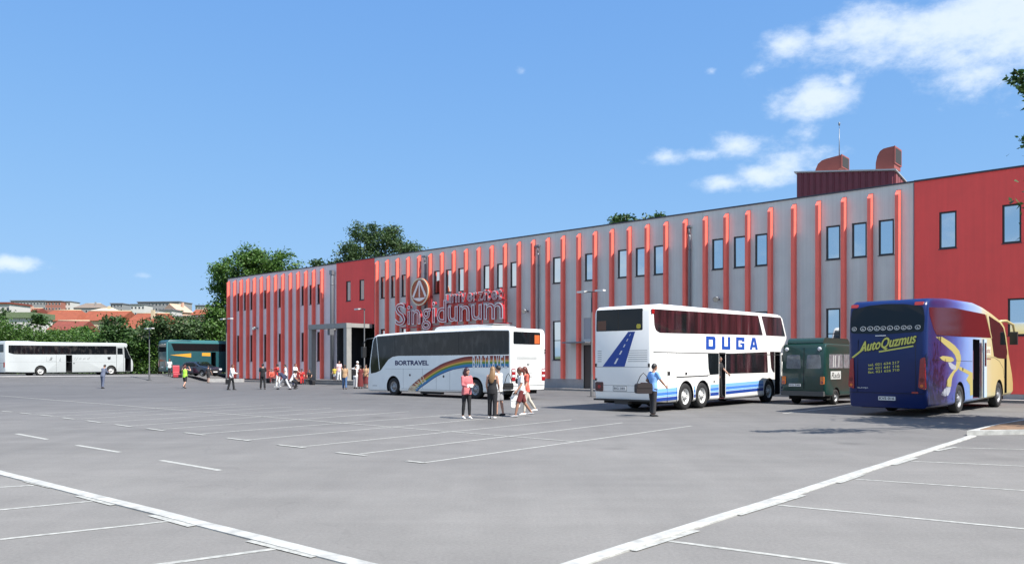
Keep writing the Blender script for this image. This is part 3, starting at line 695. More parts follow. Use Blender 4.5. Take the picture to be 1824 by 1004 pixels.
def tint():
    nt = M_tint.node_tree; n = nt.nodes; L = nt.links; p = n['Principled BSDF']; p.inputs['Roughness'].default_value = .045; p.inputs['Specular IOR Level'].default_value = .35
    tc = n.new('ShaderNodeTexCoord'); mp = n.new('ShaderNodeMapping'); mp.inputs['Scale'].default_value = (1.0, 0, .5); L.new(tc.outputs['Object'], mp.inputs[0])
    no = n.new('ShaderNodeTexNoise'); no.inputs['Scale'].default_value = 2.4; no.inputs['Detail'].default_value = 4; L.new(mp.outputs[0], no.inputs['Vector'])
    r = n.new('ShaderNodeValToRGB'); r.color_ramp.elements[0].position = .50; r.color_ramp.elements[0].color = (.007, .008, .010, 1); r.color_ramp.elements[1].position = .74; r.color_ramp.elements[1].color = (.055, .052, .05, 1)  # pale upright streaks: window reflections painted into the glass colour
    L.new(no.outputs[0], r.inputs[0]); L.new(r.outputs[0], p.inputs['Base Color'])
tint()

def body(name, sil, W, bev, cutters, m, parent, seg=3, rev=None):
    """a closed body: side outline x width, rounded edges, wheel wells and openings cut out"""
    bm = bmesh.new(); n = len(sil)
    A = [bm.verts.new((x, -W, z)) for x, z in sil]; B = [bm.verts.new((x, W, z)) for x, z in sil]
    bm.faces.new(A); bm.faces.new(B[::-1])
    for i in range(n): bm.faces.new((A[(i + 1) % n], A[i], B[i], B[(i + 1) % n]))
    bmesh.ops.recalc_face_normals(bm, faces=bm.faces)
    ed = [e for e in bm.edges if abs(e.verts[0].co.y - e.verts[1].co.y) < 1e-6]
    bmesh.ops.bevel(bm, geom=ed, offset=bev, segments=seg, affect='EDGES', profile=.5, clamp_overlap=True)
    for f in bm.faces: f.smooth = True
    me = bpy.data.meshes.new(name); bm.to_mesh(me); bm.free(); me.materials.append(m); me.materials.append(M_in)
    o = bpy.data.objects.new(name, me); COL.objects.link(o)
    if cutters is not None and cutters.f:
        cm = cutters.mesh('cutter', [m, M_in]); b2 = bmesh.new(); b2.from_mesh(cm); bmesh.ops.recalc_face_normals(b2, faces=b2.faces); b2.to_mesh(cm); b2.free()
        c = bpy.data.objects.new('cutter', cm); COL.objects.link(c)
        md = o.modifiers.new('b', 'BOOLEAN'); md.operation = 'DIFFERENCE'; md.solver = 'EXACT'; md.object = c
        if hasattr(md, 'use_self'): md.use_self = True
        nm = evaluated(o); o.modifiers.clear(); o.data = nm; bpy.data.meshes.remove(me); me = nm; drop(c)
    me.name = name
    me.set_sharp_from_angle(angle=R(32))
    o.name = name; o.parent = parent
    return o
def wheel(parent, x, side, W, r, w=.30, rim=None, inset=.03):
    s = side; y1 = s * (W - inset); y0 = y1 - s * w
    pr = [(.60 * r, 0), (.66 * r, .012), (.93 * r, .012), (.99 * r, -.035), (r, -.07), (r, -w + .06), (.96 * r, -w), (.2 * r, -w)]
    n = 26; mb = MB(); m = len(pr)
    vs = [(x + q * math.cos(2 * math.pi * k / n), y1 + s * t, r + q * math.sin(2 * math.pi * k / n)) for k in range(n) for q, t in pr]
    mb.add(vs, [(k * m + j, ((k + 1) % n) * m + j, ((k + 1) % n) * m + j + 1, k * m + j + 1) for k in range(n) for j in range(m - 1)], 0, True)
    wh = mb.build('wheel', M_tyre, parent)
    rp = [(.60 * r, -.004), (.56 * r, -.012), (.53 * r, -.06), (.40 * r, -.085), (.33 * r, -.05), (.22 * r, -.045), (.20 * r, -.005), (.0, .0)]
    mb = MB(); m = len(rp)
    vs = [(x + q * math.cos(2 * math.pi * k / n), y1 + s * t, r + q * math.sin(2 * math.pi * k / n)) for k in range(n) for q, t in rp]
    mb.add(vs, [(k * m + j, ((k + 1) % n) * m + j, ((k + 1) % n) * m + j + 1, k * m + j + 1) for k in range(n) for j in range(m - 1)], 0, True)
    rm = mb.build('rim', rim or M_rimw, wh)
    mb = MB()
    for k in range(8):
        a = 2 * math.pi * k / 8; c = (x + .29 * r * math.cos(a), y1 - s * .045, r + .29 * r * math.sin(a))
        mb.tube([c, (c[0], c[1] + s * .03, c[2])], [.018] * 2, 6)
    for k in range(8):
        a = 2 * math.pi * (k + .5) / 8; c = (x + .455 * r * math.cos(a), y1 - s * .078, r + .455 * r * math.sin(a))
        mb.tube([c, (c[0], c[1] + s * .012, c[2])], [.028] * 2, 8)
    mb.build('wheel_nuts', M_dark, wh)
    return wh
def planes(W, L):
    return dict(R=lambda a, b, t: (a, -W - t, b), L=lambda a, b, t: (a, W + t, b), B=lambda a, b, t: (-t, -W + a, b), F=lambda a, b, t: (L + t, -W + a, b), T=None)
def plate(name, poly, mp, m, parent, t=.006, t0=-.02, rnd=0.0):
    if rnd: poly = round_poly(poly, rnd)
    return MB().prism(poly, mp, t0, t).build(name, m, parent)
def seam(pts, mp, parent, w=.016, m=None, name='panel_seam', t=.003):
    mb = MB()
    for p, q in zip(pts, pts[1:]):
        p, q = Vector(p), Vector(q); d = (q - p).normalized(); nn = Vector((-d.y, d.x)) * w / 2
        mb.prism([tuple(p - nn), tuple(q - nn), tuple(q + nn), tuple(p + nn)], mp, -.01, t)
    return mb.build(name, m or M_seam, parent)
def archcut(mb, x, W, r, rad, depth=.5):
    for s in (-1, 1):
        n = 20; ys = (s * (W + .2), s * (W - depth))
        vs = [(x + rad * math.cos(2 * math.pi * k / n), y, r + rad * math.sin(2 * math.pi * k / n)) for y in ys for k in range(n)]
        mb.add(vs, [tuple(range(n)), tuple(range(n, 2 * n))] + [(k, (k + 1) % n, n + (k + 1) % n, n + k) for k in range(n)], 1)
def under(parent, L, W, z0=.28, z1=.5, m=None):
    return MB().box(.5, L - .6, -W + .12, W - .12, z0, z1).build('underframe', M_arch, parent)
def wrap(name, pts, hw, m, parent, t=.008):
    """a sheet following the nose or tail outline across the width"""
    mb = MB(); n = len(pts); off = []
    for i, p in enumerate(pts):
        d = (Vector(pts[min(i + 1, n - 1)]) - Vector(pts[max(i - 1, 0)])).normalized(); nn = Vector((d.y, -d.x))
        if nn.x < 0: nn = -nn
        off.append(Vector(p) + nn * t)
    rows = []
    for p in off:
        rows += [(p.x, y, p.y) for y in (-hw, -hw * .5, 0, hw * .5, hw)]
    for p in pts:
        rows += [(p[0] - .02, y, p[1]) for y in (-hw, -hw * .5, 0, hw * .5, hw)]
    f = [(i * 5 + k, i * 5 + k + 1, (i + 1) * 5 + k + 1, (i + 1) * 5 + k) for i in range(n - 1) for k in range(4)]
    f += [(0, 1, 2, 3, 4, 5 * n + 4, 5 * n + 3, 5 * n + 2, 5 * n + 1, 5 * n)]
    mb.add(rows, f, 0, True); return mb.build(name, m, parent)
def heading(v): return math.atan2(v[1], v[0])
def place(name, corner, fwd, W, side, z=0.0):
    """corner = ground point of the rear corner on the given side ('R' or 'L')"""
    h = heading(fwd); l = Vector((-math.sin(h), math.cos(h)))
    c = Vector(corner) + l * (W if side == 'R' else -W)
    return empty(name, (c.x, c.y, z), h)

# ---------- white coach with the rainbow
W, Lb = 1.27, 11.85
b1 = place('rainbow_coach', (-.05, 38.7), (-.719, .695), W, 'L')
tag(b1, 'white single deck coach with a rainbow painted along its side', 'coach', 'coaches parked by the building')
P = planes(W, Lb)
sil = [(0.03, .50), (0, .95), (0, 3.30), (.05, 3.46), (.16, 3.55), (2, 3.60), (8, 3.58), (10.9, 3.50), (11.2, 3.40), (11.38, 3.2), (11.62, 2.2), (11.80, 1.2), (11.86, .8), (11.82, .24), (11.6, .20), (3.4, .30), (1.6, .34)]
ct = MB(); archcut(ct, 9.36, W, .50, .62); archcut(ct, 2.59, W, .50, .63)
body('body', sil, W, .11, ct, M_wht2, b1)
under(b1, Lb, W)
for x in (9.36, 2.59):
    for s in (-1, 1): wheel(b1, x, s, W, .50, rim=M_rimg)
MB().prism(round_poly([(6.30, 3.55), (6.10, 3.76), (5.8, 3.82), (2.9, 3.83), (1.75, 3.74), (1.55, 3.55)], .1), lambda a, b, t: (a, t, b), -.85, .85).build('air_conditioner', M_wht, b1)
MB().box(1.9, 2.7, -.6, .6, 3.80, 3.86).build('vent_grille', M_seamg, b1)
gp_ = [(.13, 3.42), (.13, 2.245), (8.95, 2.245), (9.45, 2.19), (9.85, 2.02), (10.2, 1.72), (10.55, 1.42), (10.95, 1.30), (11.5, 1.22), (11.55, 1.7), (11.28, 3.05), (11.15, 3.30), (10.9, 3.385), (8, 3.455), (2, 3.48)]
for side in 'LR': plate('window_band', gp_, P[side], M_tint, b1, rnd=.06)
for u in (1.9, 3.8, 5.7, 7.6, 9.2): seam([(u, 2.26), (u, 3.43)], P['L'], b1, .02, M_seam, 'window_joint', .008)
seam([(10.65, 1.45), (10.95, 3.38)], P['L'], b1, .05, M_wht2, 'window_pillar', .011)
wrap('windscreen', [(11.40, 3.12), (11.62, 2.2), (11.78, 1.3)], W - .12, M_gls, b1, .012)
for s in (-1, 1):
    MB().tube([(11.3, s * (W - .1), 3.3), (11.75, s * (W + .12), 3.25), (11.95, s * (W + .2), 3.0), (11.95, s * (W + .2), 2.75)], [.035] * 4, 8).build('mirror_arm', M_dark, b1)
    MB().prism(round_poly([(11.85, 2.8), (12.05, 2.8), (12.02, 2.15), (11.87, 2.15)], .04), lambda a, b, t: (a, t, b), s * (W + .2) - .13, s * (W + .2) + .13).build('mirror', M_dark, b1)
    MB().box(11.80, 11.87, s * .95 - .2, s * .95 + .2, .72, .95).build('headlight', M_llt, b1)
# rainbow: centre line of the arch, coloured bands, lettering over it
top = [(.14, 2.20), (2.76, 2.19), (3.84, 2.08), (4.97, 1.84), (5.66, 1.60), (6.73, 1.14), (7.78, .56), (8.02, .30)]
bot = [(.14, 1.59), (2.76, 1.58), (3.57, 1.54), (4.40, 1.42), (5.54, 1.08), (6.45, .66), (6.95, .42), (7.10, .30)]
def dense(c, n=30):
    out = []
    for i in range(n + 1):
        t = i / n * (len(c) - 1); k = min(int(t), len(c) - 2); f = t - k
        p0, p1, p2, p3 = [Vector(c[max(0, min(len(c) - 1, k + q))]) for q in (-1, 0, 1, 2)]
        out.append(.5 * ((2 * p1) + (p2 - p0) * f + (2 * p0 - 5 * p1 + 4 * p2 - p3) * f * f + (3 * p1 - p0 - 3 * p2 + p3) * f ** 3))
    return out
T_, B_ = dense(top), dense(bot)
bands = [('rainbow_band', (.20, .022, .02), 0, .20), ('rainbow_band', (.42, .085, .03), .20, .36), ('rainbow_band', (.66, .36, .05), .36, .50), ('rainbow_band', (.10, .25, .03), .50, .66), ('rainbow_band', (.03, .20, .42), .66, .88), ('rainbow_band', (.012, .03, .16), .88, .95)]
for i, (nme, c, a, b) in enumerate(bands):
    mb = MB()
    for k in range(30):
        q = [T_[k].lerp(B_[k], a), T_[k + 1].lerp(B_[k + 1], a), T_[k + 1].lerp(B_[k + 1], b), T_[k].lerp(B_[k], b)]
        mb.prism([tuple(v) for v in q], P['L'], -.005, .003)
    mb.build(nme, mat('rainbow_%s' % 'abcdef'[i], c, .4), b1)
# tall white letters along the flat end and cream letters up the arch (read from the left)
M_cream = mat('cream_print', (.72, .60, .42), .5); M_wp = mat('white_print', (.75, .75, .73), .5)
word = 'BORTRAVEL'
for k, ch in enumerate(word):
    text('lettering', ch, M_wp, b1, P['L'], 2.74 - k * .285, 1.56, .20, .66, t=.005, mirror=True, bold=.02)
for k, ch in enumerate(word):
    t = .985 - k * .0345; i = t * 30; k0 = min(int(i), 29); f = i - k0
    a = T_[k0].lerp(T_[k0 + 1], f); b = B_[k0].lerp(B_[k0 + 1], f); c0 = b.lerp(a, .30); up = (a - c0); ln = up.length; up.normalize(); rt = Vector((up.y, -up.x))
    if rt.x > 0: rt = -rt
    v, fcs = text2d(ch, .16, ln, bold=.03); mx_ = v[:, 2].max() or 1
    mb = MB(); mb.add([P['L'](*(c0 + rt * (q[0] - .08) + up * q[1]), .005 + q[2] / mx_ * .002) for q in v], fcs); mb.build('lettering', M_cream, b1)
for side, mir, a0 in (('L', True, 9.19),):
    text('lettering', 'BORTRAVEL', mat('navy_ink', (.012, .016, .09), .5), b1, P['L'], a0, 1.71, 2.96, .275, t=.004, mirror=mir, bold=.035)
for c in ((7.85, 1.17), (5.0, 1.12), (3.1, 1.0), (1.6, 1.0)): plate('flap_lock', circ(c[0], c[1], .065, 10), P['L'], M_dark, b1, t=.012)
for u in (8.45, 6.75, 5.6, 4.5, 3.5): seam([(u, .42), (u, 1.55)], P['L'], b1, .012, M_seamg)
seam([(.4, .62), (1.85, .62)], P['L'], b1, .012, M_seamg); seam([(10.1, 1.5), (3.4, 1.5)], P['L'], b1, .008, M_seamg)
seam([(8.6, .40), (3.4, .40)], P['L'], b1, .012, M_seamg)
MB().box(5.3, 7.0, W - .3, W - .06, .16, .26).build('step_board', M_arch, b1)
seam([(10.9, .52), (11.35, .52)], P['L'], b1, .03, M_seamg, 'marker_strip')
# tail of the coach
plate('rear_window', [(.40, 3.38), (2.38, 3.38), (2.38, 2.76), (.40, 2.76)], P['B'], M_gls, b1, rnd=.08, t=.008)
plate('rear_sign', [(.46, 3.24), (.84, 3.24), (.84, 2.80), (.46, 2.80)], P['B'], mat('orange_card', (.55, .12, .03), .5), b1, t=.011)
plate('rear_pane_glint', [(.9, 3.34), (2.34, 3.34), (2.34, 2.98), (.9, 2.98)], P['B'], M_gls, b1, t=.010)
for z in (2.40, 2.30): seam([(.72, z), (2.10, z)], P['B'], b1, .02)
for z in (2.13, 2.09, 2.05, 2.01): seam([(.66, z), (2.14, z)], P['B'], b1, .022, M_seamg, 'engine_grille')
seam([(.35, 2.62), (.35, .86), (2.2, .86), (2.2, 2.62)], P['B'], b1, .012, M_seamg); seam([(.1, .72), (2.45, .72)], P['B'], b1, .014, M_seamg)
plate('number_plate', [(1.05, 1.30), (1.60, 1.30), (1.60, 1.16), (1.05, 1.16)], P['B'], M_plate, b1, t=.012); seam([(1.02, 1.14), (1.63, 1.14), (1.63, 1.32), (1.02, 1.32), (1.02, 1.14)], P['B'], b1, .02)
plate('badge', circ(1.33, .98, .05, 8, .07), P['B'], M_dark, b1, t=.008); plate('handle', rrect(1.22, 1.42, 1.74, 1.79, .02), P['B'], M_dark, b1, t=.02)
for y0_ in (.05, 2.24):
    tl = plate('tail_light', rrect(y0_, y0_ + .25, .95, 1.56, .05), P['B'], M_lred, b1, t=.02)
    plate('lens', rrect(y0_ + .02, y0_ + .23, 1.14, 1.25, .02), P['B'], M_llt, tl, t=.024); plate('lens', rrect(y0_ + .02, y0_ + .23, 1.40, 1.52, .02), P['B'], M_llt, tl, t=.024)
seam([(.30, 2.7), (.26, 2.1)], P['B'], b1, .03, M_lor, 'side_stripe')
for z in (2.45, 2.32): plate('hinge', rrect(.02, .09, z, z + .08, .01), P['B'], M_dark, b1, t=.03)

# ---------- white double decker
W, Lb = 1.26, 12.1
dd = place('double_decker_bus', (5.08, 28.9), (.653, .757), W, 'R')
tag(dd, 'tall white double decker bus with blue DUGA lettering and a road on its tail', 'bus', 'coaches parked by the building')
P = planes(W, Lb)
sil = [(.05, .40), (0, .75), (0, 3.70), (.06, 3.86), (.22, 3.96), (.8, 4.02), (7, 4.09), (11.6, 4.14), (12.0, 4.10), (12.22, 3.98), (12.75, 3.10), (12.72, 2.95), (12.45, 2.66), (12.1, 2.45), (12.04, 2.30), (12.12, 1.2), (12.18, .8), (12.14, .36), (11.9, .32), (5, .30), (1.2, .33)]
ct = MB()
for x in (2.62, 4.01, 10.6): archcut(ct, x, W, .52, .62)
ct.box(5.46, 6.04, -W - .3, -.15, .30, 2.26, 1); ct.box(11.24, 11.98, -W - .3, -.2, .34, 2.36, 1)
body('body', sil, W, .11, ct, M_wht, dd)
under(dd, Lb, W)
for x in (2.62, 4.01, 10.6):
    for s in (-1, 1): wheel(dd, x, s, W, .52, rim=M_rimw)
for side in 'RL':
    plate('window_band', [(.16, 3.80), (9.35, 3.975), (9.86, 3.10), (.62, 2.935), (.34, 3.02), (.22, 3.2)], P[side], M_cur, dd, rnd=.06)
    plate('window_band', [(9.70, 3.98), (11.95, 4.0), (12.48, 3.12), (10.24, 3.10)], P[side], M_cur, dd, rnd=.06)
for u in (1.9, 3.8, 5.7, 7.6):
    seam([(u, 2.97 + u * .012), (u - .02, 3.81 + u * .017)], P['R'], dd, .02, M_seam, 'window_joint', .008)
MB().box(.15, 11.9, -W - .006, -W + .05, 2.205, 2.235).build('gutter', M_seam, dd)
plate('window_band', [(4.44, 2.20), (5.42, 2.20), (5.42, 1.36), (4.62, 1.34), (4.5, 1.6)], P['R'], M_gls, dd, rnd=.04)
plate('window_band', [(6.08, 2.22), (10.34, 2.34), (10.44, 1.39), (6.08, 1.37)], P['R'], M_cur, dd, rnd=.05)
plate('window_band', [(10.66, 2.36), (11.2, 2.37), (11.2, 1.38), (11.0, 1.42), (10.8, 1.62)], P['R'], M_gls, dd, rnd=.04)
plate('window_band', [(2, 2.20), (10.6, 2.34), (10.6, 1.37), (2, 1.36)], P['L'], M_gls, dd, rnd=.06)
wrap('windscreen', [(12.26, 3.92), (12.72, 3.12)], W - .14, M_gls, dd, .012)
wrap('windscreen', [(12.06, 2.3), (12.11, 1.35)], W - .14, M_gls, dd, .012)
# doors: open leaf of the front door, leaf beside the middle door
fd = MB().box(11.62, 12.16, -W - .14, -W - .09, .34, 2.3).build('front_door', M_wht, dd)
MB().box(11.68, 12.10, -W - .148, -W - .142, 1.42, 2.22).build('pane', M_gls, fd); MB().box(11.64, 12.14, -W - .147, -W - .142, .62, .72).box(11.64, 12.14, -W - .147, -W - .142, .44, .56).build('blue_stripe', M_blue, fd)
MB().tube([(11.7, -W - .17, 1.1), (11.7, -W - .17, 1.9)], [.015] * 2, 6).build('grab_rail', M_white, fd)
for z in (.36, .66, .96): MB().box(5.47, 6.03, -W + .05 + (z - .36) * .7, -.2, z - .02, z).build('entrance_step', M_seat, dd)
text('lettering', 'S', M_wp, fd, lambda a, b, t: (a, -W - .1421 - t, b), 11.85, 1.2, .08, .1, t=.001)
# blue flank stripes
M_b1 = mat('stripe_pale_blue', (.20, .44, .78), .4); M_b2 = mat('stripe_mid_blue', (.06, .20, .60), .4)
def strip(u0, u1):
    f = lambda u: .018 * (u - .6)
    for z0_, z1_, m in ((.73, .86, M_b1), (.61, .72, M_b2), (.545, .60, M_b1), (.40, .53, M_blue)):
        plate('blue_stripe', [(u0, z0_ + f(u0)), (u1, z0_ + f(u1)), (u1, z1_ + f(u1)), (u0, z1_ + f(u0))], P['R'], m, dd, t=.003)
strip(.14, 1.94); strip(3.26, 3.38); strip(4.66, 5.42); strip(6.08, 9.92)
# DUGA in block letters, white keyline
def block(ch, a, b, w, h):
    s, v = .30 * w, .25 * h; e = .004 * w
    if ch == 'D': g = [(0, 0), (w * .88, 0), (w, .12 * h), (w, .88 * h), (w * .88, h), (0, h), (0, h * .5 + e), (s, h * .5 + e), (s, h - v), (w - s, h - v), (w - s, v), (s, v), (s, h * .5 - e), (0, h * .5 - e)]
    if ch == 'U': g = [(0, h), (0, 0), (w, 0), (w, h), (w - s, h), (w - s, v), (s, v), (s, h)]
    if ch == 'G': g = [(0, 0), (w, 0), (w, .54 * h), (w * .5, .54 * h), (w * .5, .40 * h), (w - s, .40 * h), (w - s, v * .9), (s, v * .9), (s, h - v), (w - s, h - v), (w - s, .66 * h), (w, .66 * h), (w, h), (0, h)]
    if ch == 'A': g = [(0, 0), (w * .27, 0), (w * .33, .2 * h), (w * .67, .2 * h), (w * .73, 0), (w, 0), (w * .70, h), (w * .5 + e, h), (w * .5 + e, .72 * h), (w * .59, .40 * h), (w * .41, .40 * h), (w * .5 - e, .72 * h), (w * .5 - e, h), (w * .30, h)]
    return MB().prism([(a + x, b + y) for x, y in g], P['R'], -.004, .005).build('lettering', mat('blue_print', (.012, .07, .36), .4), dd)
for ch, a, w in (('D', 4.28, .84), ('U', 5.70, .80), ('G', 7.06, .84), ('A', 8.45, .86)): block(ch, a, 2.375 + (a - 4.28) * .012, w, .54)
# luggage flaps and locks
for p in ([(1.17, .34), (1.17, 2.19)], [(1.88, .34), (1.88, 2.19)], [(1.88, 1.29), (4.42, 1.32)], [(4.44, .34), (4.44, 1.34), (4.62, 1.34)], [(.12, 2.17), (.12, .4)]): seam(p, P['R'], dd, .022)
seam([(1.88, 1.27), (4.44, 1.30)], P['R'], dd, .035)
plate('flap_lock', rrect(1.20, 1.36, 1.36, 1.50, .02), P['R'], M_dark, dd, t=.02); plate('flap_lock', rrect(2.55, 2.68, 1.37, 1.46, .02), P['R'], M_dark, dd, t=.02); plate('flap_lock', rrect(4.95, 5.02, 1.02, 1.10, .02), P['R'], M_dark, dd, t=.02)
plate('vent_panel', rrect(.2, 1.1, 1.55, 2.15, .03), P['R'], mat('flank_grey', (.62, .62, .60), .45), dd, t=.004)
plate('reflector', rrect(.03, .22, 3.62, 3.80, .03), lambda a, b, t: (a, -W - t, b), M_lred, dd, t=.012)
# tail
M_tail = M_wht
plate('rear_window', [(.36, 3.83), (2.40, 3.84), (2.42, 3.03), (.36, 3.03)], P['B'], M_gls, dd, t=.008, rnd=.05)
plate('rear_sign', [(1.97, 3.42), (2.36, 3.42), (2.36, 3.07), (1.97, 3.07)], P['B'], mat('brown_card', (.13, .055, .03), .5), dd, t=.011); plate('rear_sticker', rrect(.44, .62, 3.09, 3.26, .06), P['B'], mat('yellow_card', (.55, .45, .05), .5), dd, t=.011)
seam([(1.42, 3.06), (1.42, 3.8)], P['B'], dd, .02, M_seam, 'wiper', .02)
rd = plate('road_picture', [(.98, 2.985), (.68, 2.985), (1.14, 1.685), (2.13, 1.685)], P['B'], mat('road_blue', (.012, .055, .30), .4), dd, t=.003)
for t0, t1 in ((.06, .12), (.20, .27), (.36, .44), (.54, .65), (.76, .92)):
    q = []
    for t in (t0, t1):
        lft, rgt = .98 + (2.13 - .98) * t, .68 + (1.14 - .68) * t; mid = (lft + rgt) / 2; hw_ = .010 + .035 * t; z = 2.985 - 1.3 * t; q.append((mid - hw_, mid + hw_, z))
    MB().prism([(q[0][0], q[0][2]), (q[0][1], q[0][2]), (q[1][1], q[1][2]), (q[1][0], q[1][2])], P['B'], .0, .0055).build('road_dash', M_wp, rd)
seam([(2.46, 1.67), (.06, 1.67)], P['B'], dd, .014, M_seamg); seam([(2.46, .98), (.06, .98)], P['B'], dd, .014, M_seamg); seam([(2.46, .74), (.06, .74)], P['B'], dd, .014, M_seamg)
for z in (2.28, 2.20, 2.12, 2.04, 1.96, 1.88): seam([(2.36, z), (2.18, z)], P['B'], dd, .02, M_seamg, 'engine_grille'); seam([(1.0, z), (.16, z)], P['B'], dd, .02, M_seamg, 'engine_grille')
for a in (.06, 2.40): plate('hinge', rrect(a, a + .06, 1.68, 1.80, .01), P['B'], M_dark, dd, t=.03); plate('hinge', rrect(a, a + .06, 1.14, 1.24, .01), P['B'], M_dark, dd, t=.03)
for a, b in ((.07, .45), (2.10, 2.45)):
    tl = plate('tail_light', round_poly([(a, 1.10), (b, 1.10), (b, .76), (a, .74)], .05), P['B'], mat('smoked_red', (.055, .010, .012), .2, coat=.4), dd, t=.025)
    plate('lens', circ((a + b) / 2, .92, .07, 12), P['B'], M_lred, tl, t=.03)
plate('number_plate', rrect(1.08, 1.62, .80, .93, .01), P['B'], M_plate, dd, t=.012); seam([(1.05, .77), (1.65, .77), (1.65, .95), (1.05, .95), (1.05, .77)], P['B'], dd, .02, M_seamg)
text('lettering', 'BG 381', M_ink, dd, lambda a, b, t: P['B'](a, b, t), 1.60, .83, .48, .075, t=.013, mirror=True)
MB().box(-.07, -.02, -W + .02, W - .02, .40, .47).box(-.05, .2, -.3, .3, .28, .40).build('rear_bumper', M_dark, dd)
MB().tube([(12.1, -W - .05, 2.6), (12.45, -W - .25, 2.7), (12.6, -W - .28, 2.45)], [.035] * 3, 8).build('mirror_arm', M_dark, dd)
MB().box(12.5, 12.66, -W - .42, -W - .16, 1.9, 2.45).build('mirror', M_dark, dd)

# ---------- dark blue and cream coach
W, Lb = 1.275, 11.6
bb = place('blue_coach', (13.67, 26.1), (.70, .714), W, 'R')
tag(bb, 'dark blue coach fading to cream at its nose, nearest the red wall', 'coach', 'coaches parked by the building')
P = planes(W, Lb)
M_bb = bpy.data.materials.new('coach_colour_fade'); M_bb.use_nodes = True
def fade():
    nt = M_bb.node_tree; n = nt.nodes; L = nt.links; p = n['Principled BSDF']; p.inputs['Roughness'].default_value = .32; p.inputs['Specular IOR Level'].default_value = .35; p.inputs['Coat Weight'].default_value = .15; p.inputs['Coat Roughness'].default_value = .05
    tc = n.new('ShaderNodeTexCoord'); sp = n.new('ShaderNodeSeparateXYZ'); L.new(tc.outputs['Object'], sp.inputs[0])
    mr = n.new('ShaderNodeMapRange'); mr.inputs[1].default_value = 0; mr.inputs[2].default_value = 11.6; L.new(sp.outputs[0], mr.inputs[0])
    r = n.new('ShaderNodeValToRGB'); e = r.color_ramp.elements
    e[0].position = .0; e[0].color = (.0035, .016, .098, 1); e[1].position = 1; e[1].color = (.47, .39, .15, 1)
    for q, c in ((.035, (.0035, .016, .098)), (.06, (.012, .012, .085)), (.16, (.026, .024, .115)), (.28, (.055, .095, .32)), (.40, (.17, .30, .60)), (.54, (.34, .46, .60)), (.58, (.50, .50, .40)), (.70, (.50, .44, .22))):
        k = e.new(q); k.color = (*c, 1)
    no = n.new('ShaderNodeTexNoise'); no.inputs['Scale'].default_value = 1.1; L.new(tc.outputs['Object'], no.inputs['Vector'])
    ad = n.new('ShaderNodeMath'); ad.operation = 'MULTIPLY_ADD'; L.new(no.outputs[0], ad.inputs[0]); ad.inputs[1].default_value = .05; 
    sb = n.new('ShaderNodeMath'); sb.operation = 'SUBTRACT'; L.new(mr.outputs[0], sb.inputs[0]); sb.inputs[1].default_value = .025; L.new(sb.outputs[0], ad.inputs[2])
    L.new(ad.outputs[0], r.inputs[0]); L.new(r.outputs[0], p.inputs['Base Color'])
fade()
sil = [(.10, .30), (0, .70), (-.03, 2.0), (0, 3.0), (.08, 3.72), (.20, 3.88), (.45, 3.98), (1.2, 4.03), (2.43, 4.09), (5.6, 4.12), (6.9, 4.02), (8.2, 3.84), (9.7, 3.58), (10.15, 3.40), (10.45, 3.0), (10.95, 2.1), (11.45, 1.35), (11.60, .95), (11.60, .55), (11.3, .46), (5, .36), (2.2, .30)]
ct = MB()
for x in (3.73, 9.2): archcut(ct, x, W, .52, .63)
ct.box(5.36, 6.28, -W - .3, -.1, .48, 2.72, 1); ct.box(10.02, 10.42, -W - .3, -.2, .56, 2.3, 1)
body('body', sil, W, .15, ct, M_bb, bb, seg=4)
under(bb, Lb, W - .15, .26, .5)
for x in (3.73, 9.2):
    for s in (-1, 1): wheel(bb, x, s, W, .52, rim=M_rimg)
for side in 'RL':
    plate('window_band', [(.24, 3.66), (3, 3.78), (7.08, 3.735), (7.92, 2.83), (3.5, 2.775), (1.02, 2.77), (.72, 2.95), (.3, 3.4)], P[side], M_glm, bb, rnd=.05)
    plate('window_band', [(7.58, 3.70), (9.3, 3.47), (9.85, 3.28), (10.10, 3.0), (10.5, 2.25), (10.3, 2.0), (9.0, 2.02), (8.35, 2.1), (7.95, 2.9)], P[side], M_gls, bb, rnd=.06)
seam([(8.0, 2.8), (7.2, 3.74)], P['R'], bb, .10, mat('cream_paint', (.48, .41, .19), .35, coat=.4), 'window_pillar', .012)
wrap('windscreen', [(10.46, 2.96), (10.95, 2.08), (11.3, 1.58)], W - .14, M_gls, bb, .014)
dl_ = MB().box(6.28, 6.62, -W - .16, -W - .10, .50, 2.74).build('door_leaf', mat('pale_blue_paint', (.50, .66, .76), .35, coat=.3), bb)
MB().box(6.34, 6.56, -W - .168, -W - .162, 1.7, 2.6).build('pane', M_gls, dl_)
for z in (.50, .82, 1.14): MB().box(5.38, 6.26, -W + .04 + (z - .5) * .7, -.15, z - .03, z).build('entrance_step', mat('step_maroon', (.11, .03, .06), .7), bb)
MB().box(5.40, 5.52, -W + .02, -.4, 1.2, 2.3).build('door_seat_back', mat('step_maroon', (.11, .03, .06), .7), bb)
